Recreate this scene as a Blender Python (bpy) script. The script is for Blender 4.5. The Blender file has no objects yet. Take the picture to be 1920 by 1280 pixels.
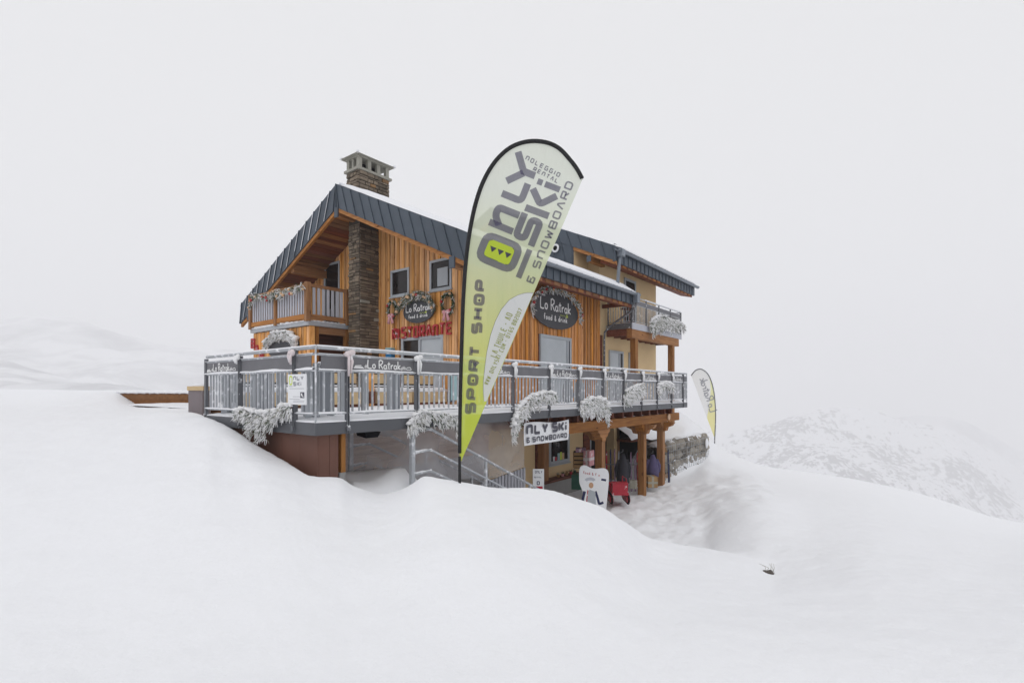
import bpy, bmesh, math, random
from mathutils import Vector, Matrix, noise
R_ = random.Random(7)
sc = bpy.context.scene
COL = sc.collection
# ------------------------------------------------------------------ camera
EYE = 0.45            # eye height above the terrace floor (z = 0)
HOR, FPX = 731.0, 962.0
ANG = math.radians(37.9)
FW = Vector((math.cos(ANG), math.sin(ANG), 0)); RT = Vector((math.sin(ANG), -math.cos(ANG), 0))
cam = bpy.data.cameras.new("camera"); cam_o = bpy.data.objects.new("camera", cam); COL.objects.link(cam_o)
cam.sensor_width = 36.0; cam.lens = FPX / 1920 * 36.0
cam.shift_y = (HOR - 640) / 1920.0
cam.clip_start = 0.05; cam.clip_end = 9000
cam_o.location = (0, 0, EYE)
cam_o.rotation_euler = (math.radians(90), 0, ANG - math.radians(90))
sc.camera = cam_o
# ------------------------------------------------------------------ sky, sun, exposure
SUN_EL, SUN_AZ = math.radians(52), math.radians(200)      # azimuth the sun stands at, counter-clockwise from +X
w = bpy.data.worlds.new("World"); sc.world = w; w.use_nodes = True
nt = w.node_tree; nt.nodes.clear()
wo = nt.nodes.new("ShaderNodeOutputWorld")
sky = nt.nodes.new("ShaderNodeTexSky"); sky.sky_type = 'NISHITA'; sky.sun_disc = False
sky.sun_elevation = SUN_EL; sky.sun_rotation = math.radians(90) - SUN_AZ
b1 = nt.nodes.new("ShaderNodeBackground"); b1.inputs[1].default_value = 0.07
b2 = nt.nodes.new("ShaderNodeBackground"); b2.inputs[0].default_value = (0.862, 0.862, 0.872, 1); b2.inputs[1].default_value = 1.0
mx = nt.nodes.new("ShaderNodeMixShader"); mx.inputs[0].default_value = 0.95   # closed cloud: almost all of the sky is an even white
nt.links.new(sky.outputs[0], b1.inputs[0]); nt.links.new(b1.outputs[0], mx.inputs[1])
nt.links.new(b2.outputs[0], mx.inputs[2]); nt.links.new(mx.outputs[0], wo.inputs[0])
sl = bpy.data.lights.new("sun", 'SUN'); sl.energy = 0.55; sl.angle = math.radians(35); sl.color = (1, 0.97, 0.93)
so = bpy.data.objects.new("sun", sl); COL.objects.link(so)
sd = Vector((math.cos(SUN_AZ) * math.cos(SUN_EL), math.sin(SUN_AZ) * math.cos(SUN_EL), math.sin(SUN_EL)))
so.rotation_euler = sd.to_track_quat('Z', 'Y').to_euler(); so.location = sd * 60
sc.view_settings.view_transform = 'Standard'; sc.view_settings.look = 'None'
sc.view_settings.exposure = 0.0; sc.view_settings.gamma = 1.0; sc.view_settings.use_curve_mapping = False
sc.cycles.max_bounces = 8; sc.cycles.diffuse_bounces = 4; sc.cycles.transparent_max_bounces = 16
sc.cycles.volume_bounces = 4
sc.cycles.use_denoising = True

# ------------------------------------------------------------------ survey: picture measurements -> places in the world
def g2(px):
    r = (px - 960) / FPX
    return FW.x + RT.x * r, FW.y + RT.y * r
def onX(px, py, X):
    a, b = g2(px); D = X / a
    return Vector((X, b * D, EYE + (HOR - py) * D / FPX))
def onY(px, py, Y):
    a, b = g2(px); D = Y / b
    return Vector((a * D, Y, EYE + (HOR - py) * D / FPX))
def onD(px, py, D):
    a, b = g2(px)
    return Vector((a * D, b * D, EYE + (HOR - py) * D / FPX))
def zD(D, py): return EYE + (HOR - py) * D / FPX

# ------------------------------------------------------------------ materials
MATS = {}
def nodes(name):
    m = bpy.data.materials.new(name); m.use_nodes = True
    n = m.node_tree; p = n.nodes["Principled BSDF"]
    MATS[name] = m
    return m, n, p
def N(n, t, **kw):
    x = n.nodes.new(t)
    for k, v in kw.items():
        if k.startswith("i_"):
            x.inputs[k[2:].replace("_", " ")].default_value = v
        else: setattr(x, k, v)
    return x
def coords(n, scale=(1, 1, 1), obj=True):
    t = N(n, "ShaderNodeTexCoord"); m = N(n, "ShaderNodeMapping"); m.inputs["Scale"].default_value = scale
    n.links.new(t.outputs["Object" if obj else "Generated"], m.inputs[0]); return m.outputs[0]
def simple(name, col, rough=0.6, metal=0.0, var=0.15, nscale=6.0, bump=0.1, bscale=40.0, rand=0.0, stretch=(1, 1, 1), spec=0.4, frost=0.0):
    m, n, p = nodes(name)
    p.inputs["Roughness"].default_value = rough; p.inputs["Metallic"].default_value = metal
    p.inputs["Specular IOR Level"].default_value = spec
    co = coords(n, stretch)
    nz = N(n, "ShaderNodeTexNoise", i_Scale=nscale, i_Detail=6.0); n.links.new(co, nz.inputs["Vector"])
    mixc = N(n, "ShaderNodeMix", data_type='RGBA')
    c0 = [c * (1 - var) for c in col] + [1]; c1 = [min(1, c * (1 + var)) for c in col] + [1]
    mixc.inputs[6].default_value = c0; mixc.inputs[7].default_value = c1
    n.links.new(nz.outputs[0], mixc.inputs[0]); out = mixc.outputs[2]
    if rand:
        oi = N(n, "ShaderNodeObjectInfo"); mr = N(n, "ShaderNodeMapRange")
        mr.inputs[3].default_value = 1 - rand; mr.inputs[4].default_value = 1 + rand
        n.links.new(oi.outputs["Random"], mr.inputs[0])
        hs = N(n, "ShaderNodeHueSaturation"); n.links.new(out, hs.inputs["Color"]); n.links.new(mr.outputs[0], hs.inputs["Value"])
        out = hs.outputs[0]
    if frost:
        nf = N(n, "ShaderNodeTexNoise", i_Scale=9.0, i_Detail=8.0); oi2 = N(n, "ShaderNodeObjectInfo"); mu2 = N(n, "ShaderNodeMath", operation='MULTIPLY'); mu2.inputs[1].default_value = 50.0; n.links.new(oi2.outputs["Random"], mu2.inputs[0])
        av = N(n, "ShaderNodeVectorMath", operation='ADD'); n.links.new(coords(n), av.inputs[0]); n.links.new(mu2.outputs[0], av.inputs[1]); n.links.new(av.outputs[0], nf.inputs["Vector"])
        rp = N(n, "ShaderNodeMapRange"); rp.inputs[1].default_value = 0.62 - frost * 0.25; rp.inputs[2].default_value = 0.72 - frost * 0.15
        n.links.new(nf.outputs[0], rp.inputs[0])
        mf = N(n, "ShaderNodeMix", data_type='RGBA'); mf.inputs[7].default_value = (0.8, 0.81, 0.84, 1)
        n.links.new(rp.outputs[0], mf.inputs[0]); n.links.new(out, mf.inputs[6]); out = mf.outputs[2]
    n.links.new(out, p.inputs["Base Color"])
    if bump:
        nb = N(n, "ShaderNodeTexNoise", i_Scale=bscale, i_Detail=4.0); n.links.new(co, nb.inputs["Vector"])
        bp = N(n, "ShaderNodeBump", i_Strength=bump, i_Distance=0.02); n.links.new(nb.outputs[0], bp.inputs["Height"])
        n.links.new(bp.outputs[0], p.inputs["Normal"])
    return m
def wood(name, col, dark, rand=0.22, axis=2, scale=1.0):
    m, n, p = nodes(name); p.inputs["Roughness"].default_value = 0.65; p.inputs["Specular IOR Level"].default_value = 0.25
    s = [9 * scale] * 3; s[axis] = 0.55 * scale
    co = coords(n, tuple(s))
    oi = N(n, "ShaderNodeObjectInfo"); ad = N(n, "ShaderNodeVectorMath", operation='ADD')
    mu = N(n, "ShaderNodeMath", operation='MULTIPLY'); mu.inputs[1].default_value = 37.0
    n.links.new(oi.outputs["Random"], mu.inputs[0]); n.links.new(co, ad.inputs[0]); n.links.new(mu.outputs[0], ad.inputs[1])
    nz = N(n, "ShaderNodeTexNoise", i_Scale=1.6, i_Detail=8.0, i_Roughness=0.65, i_Distortion=0.8); n.links.new(ad.outputs[0], nz.inputs["Vector"])
    cr = N(n, "ShaderNodeValToRGB"); e = cr.color_ramp.elements
    e[0].position = 0.32; e[0].color = (*dark, 1); e[1].position = 0.62; e[1].color = (*col, 1)
    n.links.new(nz.outputs[0], cr.inputs[0])
    s2 = [5.0] * 3; s2[axis] = 1.6
    vo = N(n, "ShaderNodeTexVoronoi", i_Scale=1.0); cm = N(n, "ShaderNodeVectorMath", operation='ADD')
    n.links.new(coords(n, tuple(s2)), cm.inputs[0]); n.links.new(mu.outputs[0], cm.inputs[1]); n.links.new(cm.outputs[0], vo.inputs["Vector"])
    kr = N(n, "ShaderNodeMapRange"); kr.inputs[1].default_value = 0.05; kr.inputs[2].default_value = 0.13
    n.links.new(vo.outputs[0], kr.inputs[0])
    kn = N(n, "ShaderNodeMix", data_type='RGBA'); kn.inputs[6].default_value = (dark[0] * .35, dark[1] * .3, dark[2] * .3, 1)
    n.links.new(kr.outputs[0], kn.inputs[0]); n.links.new(cr.outputs[0], kn.inputs[7])
    mr = N(n, "ShaderNodeMapRange"); mr.inputs[3].default_value = 1 - rand; mr.inputs[4].default_value = 1 + rand
    n.links.new(oi.outputs["Random"], mr.inputs[0])
    hs = N(n, "ShaderNodeHueSaturation"); n.links.new(kn.outputs[2], hs.inputs["Color"]); n.links.new(mr.outputs[0], hs.inputs["Value"])
    fr_ = N(n, "ShaderNodeMath", operation='MULTIPLY'); fr_.inputs[1].default_value = 7.31; n.links.new(oi.outputs["Random"], fr_.inputs[0])
    ft = N(n, "ShaderNodeMath", operation='FRACT'); n.links.new(fr_.outputs[0], ft.inputs[0]); sr = N(n, "ShaderNodeMapRange"); sr.inputs[3].default_value = 0.88; sr.inputs[4].default_value = 1.08
    n.links.new(ft.outputs[0], sr.inputs[0]); n.links.new(sr.outputs[0], hs.inputs["Saturation"])
    n.links.new(hs.outputs[0], p.inputs["Base Color"])
    bp = N(n, "ShaderNodeBump", i_Strength=0.25, i_Distance=0.01); n.links.new(nz.outputs[0], bp.inputs["Height"]); n.links.new(bp.outputs[0], p.inputs["Normal"])
    return m
def snowmat(name, bump=0.35, big=True, col=(0.87, 0.88, 0.905)):
    m, n, p = nodes(name); p.inputs["Roughness"].default_value = 0.85; p.inputs["Specular IOR Level"].default_value = 0.15
    p.inputs["Base Color"].default_value = (*col, 1)
    co = coords(n)
    a = N(n, "ShaderNodeTexNoise", i_Scale=2.2, i_Detail=9.0, i_Roughness=0.62); n.links.new(co, a.inputs["Vector"])
    b = N(n, "ShaderNodeTexNoise", i_Scale=55.0, i_Detail=3.0); n.links.new(co, b.inputs["Vector"])
    ma = N(n, "ShaderNodeMath", operation='MULTIPLY_ADD'); ma.inputs[1].default_value = 0.06
    n.links.new(b.outputs[0], ma.inputs[0]); n.links.new(a.outputs[0], ma.inputs[2])
    bp = N(n, "ShaderNodeBump", i_Strength=bump, i_Distance=0.08 if big else 0.03); n.links.new(ma.outputs[0], bp.inputs["Height"])
    n.links.new(bp.outputs[0], p.inputs["Normal"])
    return m
snow = snowmat("snow", 0.5); snow_s = snowmat("snow_small", 0.5, False, (0.84, 0.85, 0.88))
larch = wood("larch_boards", (0.80, 0.43, 0.165), (0.43, 0.175, 0.045), 0.30)
larch_r = wood("larch_boards_deep", (0.66, 0.295, 0.085), (0.32, 0.115, 0.027), 0.30)  # deeper, more saturated tone of the larch, for the side wall
beam = wood("varnished_beam", (0.36, 0.165, 0.05), (0.20, 0.078, 0.022), 0.12, 2)
beam_x = wood("varnished_beam_long", (0.38, 0.17, 0.052), (0.21, 0.082, 0.024), 0.12, 0)
beam_y = wood("varnished_beam_cross", (0.46, 0.205, 0.062), (0.25, 0.097, 0.028), 0.12, 1)
soffit_m = wood("soffit_boards", (0.36, 0.155, 0.05), (0.16, 0.06, 0.02), 0.35, 0)
redwood = wood("dark_red_wood", (0.20, 0.06, 0.03), (0.09, 0.025, 0.012), 0.2, 0)
roofmetal = simple("anthracite_sheet", (0.066, 0.083, 0.106), 0.5, 0.0, 0.12, 3.0, 0.03, 8.0, 0.10, spec=0.35)
gutter_m = simple("zinc_gutter", (0.20, 0.225, 0.26), 0.45, 0.2, 0.1, 3.0, 0.0)
galv = simple("galvanised_steel", (0.40, 0.42, 0.45), 0.5, 0.25, 0.15, 9.0, 0.05, 60.0, 0.1)
galv_f = simple("frosted_steel", (0.44, 0.46, 0.49), 0.6, 0.15, 0.12, 9.0, 0.1, 80.0, 0.1, frost=0.35)
steel_d = simple("dark_steel", (0.14, 0.145, 0.16), 0.5, 0.2, 0.15, 9.0, 0.05, 50.0, 0.1, frost=0.05)
fascia_m = simple("grey_fascia_sheet", (0.095, 0.10, 0.112), 0.5, 0.0, 0.12, 2.5, 0.03, 8.0)
panel_m = simple("grey_banner_cloth", (0.155, 0.155, 0.168), 0.7, 0.0, 0.10, 4.0, 0.15, 7.0)
rust = simple("rust_brown_sheet", (0.150, 0.068, 0.048), 0.6, 0.0, 0.25, 2.0, 0.05, 10.0, 0.1)
cream = simple("cream_render", (0.71, 0.53, 0.30), 0.9, 0.0, 0.07, 1.5, 0.12, 90.0)
paleconc = simple("pale_undercroft_render", (0.56, 0.55, 0.56), 0.9, 0.0, 0.12, 2.0, 0.15, 30.0)
concrete = simple("grey_concrete", (0.30, 0.295, 0.29), 0.9, 0.0, 0.15, 3.0, 0.2, 30.0)
greyplant = simple("mauve_grey_planter", (0.22, 0.19, 0.20), 0.8, 0.0, 0.1, 4.0, 0.1, 40.0)
stone = simple("schist_stone", (0.165, 0.130, 0.095), 0.85, 0.0, 0.5, 5.0, 0.6, 14.0, 0.40)
stone_g = simple("gabion_stone", (0.27, 0.245, 0.21), 0.9, 0.0, 0.4, 5.0, 0.6, 10.0, 0.4)
stone_o = simple("ochre_stone", (0.26, 0.15, 0.07), 0.85, 0.0, 0.4, 5.0, 0.5, 14.0, 0.3)
mortar = simple("dark_mortar", (0.06, 0.05, 0.042), 0.95, 0.0, 0.3, 10.0, 0.3, 40.0)
capstone = simple("pale_cap_stone", (0.33, 0.32, 0.275), 0.9, 0.0, 0.2, 8.0, 0.3, 30.0, 0.1)
rockm = simple("frosted_rock", (0.10, 0.085, 0.075), 0.9, 0.0, 0.4, 6.0, 0.5, 12.0)
frame_m = simple("grey_window_frame", (0.40, 0.43, 0.46), 0.5, 0.0, 0.06, 3.0, 0.0)
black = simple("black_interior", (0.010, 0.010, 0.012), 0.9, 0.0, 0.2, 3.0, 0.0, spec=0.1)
blackcloth = simple("black_sleeve", (0.014, 0.014, 0.016), 0.75, 0.0, 0.3, 40.0, 0.2, 120.0)
white_p = simple("white_print_panel", (0.78, 0.79, 0.81), 0.55, 0.0, 0.04, 5.0, 0.0)
darkprint = simple("dark_print", (0.075, 0.075, 0.10), 0.6, 0.0, 0.05, 5.0, 0.0)
whiteprint = simple("white_print", (0.80, 0.80, 0.80), 0.6, 0.0, 0.04, 5.0, 0.0)
greyprint = simple("grey_print", (0.30, 0.31, 0.34), 0.6, 0.0, 0.04, 5.0, 0.0)
limeprint = simple("lime_print", (0.55, 0.66, 0.10), 0.6, 0.0, 0.05, 5.0, 0.0)
redletter = simple("red_letters", (0.42, 0.03, 0.035), 0.55, 0.0, 0.2, 9.0, 0.1, 30.0, frost=0.10)
redpaint = simple("red_plastic", (0.42, 0.02, 0.04), 0.4, 0.0, 0.2, 9.0, 0.0, frost=0.02)
slate_sign = simple("slate_sign", (0.060, 0.062, 0.070), 0.6, 0.0, 0.2, 6.0, 0.05, 20.0)
pine = simple("pine_needles", (0.045, 0.085, 0.035), 0.7, 0.0, 0.5, 14.0, 0.0)
frostpine = simple("frosted_needles", (0.36, 0.35, 0.29), 0.8, 0.0, 0.35, 16.0, 0.0)
snowtwig = simple("snowy_twigs", (0.84, 0.84, 0.85), 0.85, 0.0, 0.12, 20.0, 0.3, 60.0)
pink = simple("pink_ribbon", (0.62, 0.30, 0.33), 0.6, 0.0, 0.25, 12.0, 0.2, 30.0, frost=0.12)
palepink = simple("frosted_ribbon", (0.70, 0.62, 0.63), 0.7, 0.0, 0.15, 12.0, 0.3, 30.0, frost=0.3)
berry = simple("red_bauble", (0.40, 0.03, 0.03), 0.3, 0.0, 0.2, 9.0, 0.0)
gold = simple("pale_bauble", (0.62, 0.42, 0.26), 0.4, 0.0, 0.2, 9.0, 0.0)
beige = simple("beige_panel", (0.60, 0.45, 0.26), 0.7, 0.0, 0.08, 3.0, 0.05, 20.0, 0.06)
greycover = simple("grey_cover_cloth", (0.22, 0.235, 0.26), 0.8, 0.0, 0.12, 4.0, 0.3, 6.0, 0.12)
slatgrey = simple("grey_painted_baluster", (0.46, 0.47, 0.52), 0.6, 0.0, 0.06, 5.0, 0.05, 40.0, 0.05)
blue = simple("blue_plastic", (0.02, 0.16, 0.36), 0.5, 0.0, 0.1, 5.0, 0.0)
teal = simple("teal_print", (0.35, 0.52, 0.54), 0.6, 0.0, 0.15, 8.0, 0.0)
card = simple("brown_cardboard", (0.36, 0.22, 0.10), 0.8, 0.0, 0.12, 6.0, 0.1, 30.0)
darkcloth = simple("dark_grey_jacket", (0.035, 0.035, 0.045), 0.85, 0.0, 0.2, 6.0, 0.2, 12.0)
lilac = simple("lilac_jacket", (0.09, 0.075, 0.16), 0.8, 0.0, 0.3, 9.0, 0.2, 12.0)
purple = simple("purple_wrap", (0.30, 0.20, 0.30), 0.6, 0.0, 0.4, 18.0, 0.0)
skin = simple("printed_face", (0.50, 0.30, 0.18), 0.6, 0.0, 0.1, 8.0, 0.0)
navy = simple("navy_print", (0.02, 0.025, 0.08), 0.6, 0.0, 0.2, 18.0, 0.0)
green_d = simple("dark_green_plastic", (0.02, 0.10, 0.07), 0.5, 0.0, 0.2, 8.0, 0.0)
wallplank = wood("under_deck_planks", (0.62, 0.46, 0.36), (0.45, 0.32, 0.25), 0.15, 0)
fence_w = wood("weathered_plank", (0.24, 0.105, 0.035), (0.13, 0.055, 0.02), 0.12, 0)
def glassmat(name, col, rough=0.06, var=.6):
    m, n, p = nodes(name); p.inputs["Base Color"].default_value = (*col, 1); p.inputs["Roughness"].default_value = rough
    p.inputs["Specular IOR Level"].default_value = 0.28
    nz = N(n, "ShaderNodeTexNoise", i_Scale=2.5, i_Detail=3.0); n.links.new(coords(n), nz.inputs["Vector"])
    mc = N(n, "ShaderNodeMix", data_type='RGBA'); mc.inputs[6].default_value = (*[c * (1 - var) for c in col], 1); mc.inputs[7].default_value = (*[min(1, c * (1 + var)) for c in col], 1)
    n.links.new(nz.outputs[0], mc.inputs[0]); n.links.new(mc.outputs[2], p.inputs["Base Color"])
    return m
glass_d = glassmat("dark_pane", (0.018, 0.014, 0.014)); glass_l = glassmat("pale_pane", (0.46, 0.50, 0.53), 0.15, .12)  # pale pane: reflection on the door glass put into its base colour
def clothmat(name, low, high, z0, z1, clear):
    """printed flag cloth: thin, lets light and a little of the view through"""
    m, n, p = nodes(name)
    t = N(n, "ShaderNodeTexCoord"); sx = N(n, "ShaderNodeSeparateXYZ"); n.links.new(t.outputs["Object"], sx.inputs[0])
    mr = N(n, "ShaderNodeMapRange"); mr.inputs[1].default_value = z0; mr.inputs[2].default_value = z1
    n.links.new(sx.outputs[2], mr.inputs[0])
    mc = N(n, "ShaderNodeMix", data_type='RGBA'); mc.inputs[6].default_value = (*low, 1); mc.inputs[7].default_value = (*high, 1)
    n.links.new(mr.outputs[0], mc.inputs[0])
    p.inputs["Roughness"].default_value = 0.7; p.inputs["Specular IOR Level"].default_value = 0.2
    n.links.new(mc.outputs[2], p.inputs["Base Color"])
    wv = N(n, "ShaderNodeTexNoise", i_Scale=1.0, i_Detail=3.0, i_Distortion=0.6); n.links.new(coords(n, (5.0, 5.0, 1.3)), wv.inputs["Vector"])
    bw = N(n, "ShaderNodeBump", i_Strength=0.5, i_Distance=0.05); n.links.new(wv.outputs[0], bw.inputs["Height"]); n.links.new(bw.outputs[0], p.inputs["Normal"])
    tl = N(n, "ShaderNodeBsdfTranslucent"); n.links.new(bw.outputs[0], tl.inputs["Normal"]); n.links.new(mc.outputs[2], tl.inputs[0])
    tr = N(n, "ShaderNodeBsdfTransparent"); a = N(n, "ShaderNodeMixShader"); a.inputs[0].default_value = 0.35
    b = N(n, "ShaderNodeMixShader"); b.inputs[0].default_value = clear
    out = n.nodes["Material Output"]
    n.links.new(p.outputs[0], a.inputs[1]); n.links.new(tl.outputs[0], a.inputs[2])
    n.links.new(a.outputs[0], b.inputs[1]); n.links.new(tr.outputs[0], b.inputs[2]); n.links.new(b.outputs[0], out.inputs[0])
    return m
flagcloth = clothmat("lime_flag_cloth", (0.62, 0.73, 0.075), (0.76, 0.80, 0.70), 0.1, 2.9, 0.16)
flagwhite = clothmat("white_flag_cloth", (0.78, 0.78, 0.86), (0.80, 0.80, 0.87), 0, 3, 0.08)
flagink = clothmat("flag_ink", (0.10, 0.088, 0.175), (0.10, 0.088, 0.175), 0, 3, 0.38)
flagink2 = clothmat("flag_ink_olive", (0.40, 0.43, 0.18), (0.42, 0.44, 0.20), 0, 3, 0.1)
flaggreen = clothmat("flag_lime_patch", (0.62, 0.74, 0.08), (0.62, 0.74, 0.08), 0, 3, 0.05)
flag2white = clothmat("pale_flag_cloth", (0.84, 0.84, 0.83), (0.84, 0.84, 0.83), 0, 3, 0.1)
flag2yel = clothmat("yellow_flag_cloth", (0.86, 0.80, 0.36), (0.80, 0.84, 0.50), -1, 1.2, 0.1)
m, n, p = nodes("clear_sheet")
p.inputs["Base Color"].default_value = (0.86, 0.86, 0.89, 1); p.inputs["Roughness"].default_value = 0.3
tr = N(n, "ShaderNodeBsdfTransparent"); tr.inputs[0].default_value = (0.93, 0.93, 0.95, 1); mxs = N(n, "ShaderNodeMixShader")
nz = N(n, "ShaderNodeTexNoise", i_Scale=0.9, i_Detail=3.0); n.links.new(coords(n, (1, 1, 1.4)), nz.inputs["Vector"])
mr = N(n, "ShaderNodeMapRange"); mr.inputs[1].default_value = 0.3; mr.inputs[2].default_value = 0.7; mr.inputs[3].default_value = 0.15; mr.inputs[4].default_value = 0.46
n.links.new(nz.outputs[0], mr.inputs[0]); n.links.new(mr.outputs[0], mxs.inputs[0])
n.links.new(tr.outputs[0], mxs.inputs[1]); n.links.new(p.outputs[0], mxs.inputs[2]); n.links.new(mxs.outputs[0], n.nodes["Material Output"].inputs[0])
sheet_m = m

# ------------------------------------------------------------------ mesh helpers
class MB:
    def __init__(s): s.v = []; s.f = []; s.m = []
    def face(s, idx, mat=0): s.f.append(tuple(idx)); s.m.append(mat)
    def add(s, vs, fs, mat=0):
        o = len(s.v); s.v += [tuple(v) for v in vs]
        for f in fs: s.f.append(tuple(o + i for i in f)); s.m.append(mat)
    def box(s, x0, x1, y0, y1, z0, z1, mat=0):
        if x0 > x1: x0, x1 = x1, x0
        if y0 > y1: y0, y1 = y1, y0
        if z0 > z1: z0, z1 = z1, z0
        s.add([(x0, y0, z0), (x1, y0, z0), (x1, y1, z0), (x0, y1, z0), (x0, y0, z1), (x1, y0, z1), (x1, y1, z1), (x0, y1, z1)],
              [(0, 3, 2, 1), (4, 5, 6, 7), (0, 1, 5, 4), (1, 2, 6, 5), (2, 3, 7, 6), (3, 0, 4, 7)], mat)
    def hexa(s, b, t, mat=0):
        """b, t: four points each, counter-clockwise seen from t"""
        s.add(list(b) + list(t), [(0, 3, 2, 1), (4, 5, 6, 7), (0, 1, 5, 4), (1, 2, 6, 5), (2, 3, 7, 6), (3, 0, 4, 7)], mat)
    def obox(s, c, ax, ay, az, mat=0):
        c = Vector(c); ax = Vector(ax); ay = Vector(ay); az = Vector(az)
        s.hexa([c - ax - ay - az, c + ax - ay - az, c + ax + ay - az, c - ax + ay - az],
               [c - ax - ay + az, c + ax - ay + az, c + ax + ay + az, c - ax + ay + az], mat)
    def tube(s, pts, r, n=8, mat=0, caps=True):
        pts = [Vector(p) for p in pts]; rs = r if isinstance(r, (list, tuple)) else [r] * len(pts)
        o = len(s.v); up = None
        for i, p in enumerate(pts):
            d = (pts[min(i + 1, len(pts) - 1)] - pts[max(i - 1, 0)]).normalized()
            if up is None:
                up = Vector((0, 0, 1)) if abs(d.z) < .9 else Vector((1, 0, 0))
            a = d.cross(up).normalized(); b = a.cross(d).normalized(); up = b
            for k in range(n):
                t = 2 * math.pi * k / n
                s.v.append(tuple(p + (a * math.cos(t) + b * math.sin(t)) * rs[i]))
        for i in range(len(pts) - 1):
            for k in range(n):
                k2 = (k + 1) % n
                s.f.append((o + i * n + k, o + (i + 1) * n + k, o + (i + 1) * n + k2, o + i * n + k2)); s.m.append(mat)
        if caps:
            s.f.append(tuple(o + k for k in range(n))); s.m.append(mat)
            s.f.append(tuple(o + (len(pts) - 1) * n + k for k in reversed(range(n)))); s.m.append(mat)
    def prism(s, poly, fr, d0, d1, mat=0):
        """poly: 2-D outline; fr: (origin, u, v, w) frame; extruded along w from d0 to d1"""
        o, u, v, wv = fr; k = len(poly)
        b = [o + u * a + v * c + wv * d0 for a, c in poly]; t = [o + u * a + v * c + wv * d1 for a, c in poly]
        s.add(b + t, [tuple(reversed(range(k))), tuple(range(k, 2 * k))] + [(i, (i + 1) % k, k + (i + 1) % k, k + i) for i in range(k)], mat)
    def blob(s, c, r, n=8, m=5, mat=0, rnd=0.0, flat=-1.0):
        c = Vector(c); r = Vector(r) if not isinstance(r, (int, float)) else Vector((r, r, r)); o = len(s.v)
        ph = R_.random() * 9
        for i in range(m + 1):
            t = math.pi * i / m
            for k in range(n):
                a = 2 * math.pi * k / n
                d = Vector((math.sin(t) * math.cos(a), math.sin(t) * math.sin(a), max(flat, math.cos(t))))
                q = 1 + rnd * noise.noise(d * 1.7 + Vector((ph, ph * 2, c.x)))
                s.v.append((c.x + d.x * r.x * q, c.y + d.y * r.y * q, c.z + d.z * r.z * q))
        for i in range(m):
            for k in range(n):
                s.f.append((o + i * n + k, o + (i + 1) * n + k, o + (i + 1) * n + (k + 1) % n, o + i * n + (k + 1) % n)); s.m.append(mat)
    def mesh(s, name, mats, smooth=False):
        me = bpy.data.meshes.new(name); me.from_pydata(s.v, [], s.f)
        mats = mats if isinstance(mats, (list, tuple)) else [mats]
        for q in mats: me.materials.append(q)
        if len(mats) > 1: me.polygons.foreach_set("material_index", s.m)
        if smooth: me.polygons.foreach_set("use_smooth", [True] * len(me.polygons))
        bm = bmesh.new(); bm.from_mesh(me); bmesh.ops.recalc_face_normals(bm, faces=bm.faces); bm.to_mesh(me); bm.free()
        me.update(); return me
    def build(s, name, mats, parent=None, smooth=False, loc=None):
        return link(name, s.mesh(name, mats, smooth), parent, loc)
def link(name, me, parent=None, loc=None, rot=None):
    o = bpy.data.objects.new(name, me); COL.objects.link(o)
    if loc is not None: o.location = loc
    if rot is not None: o.rotation_euler = rot
    if parent is not None:
        o.parent = parent
        off = Vector(parent.get("_base", (0, 0, 0))) if parent.get("_base") is not None else Vector((0, 0, 0))
        if off.length: o.matrix_parent_inverse = Matrix.Translation(-off)
    return o
def tag(o, label=None, cat=None, group=None, kind=None):
    if label: o["label"] = label
    if cat: o["category"] = cat
    if group: o["group"] = group
    if kind: o["kind"] = kind
    return o
def thing(name, label, cat, loc=(0, 0, 0), group=None):
    o = bpy.data.objects.new(name, None); COL.objects.link(o); o.location = loc; o["_base"] = tuple(loc)
    o.empty_display_size = 0.2
    return tag(o, label, cat, group)
def boxpart(name, mat, parent, *b):
    q = MB(); q.box(*b); return q.build(name, mat, parent)

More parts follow.
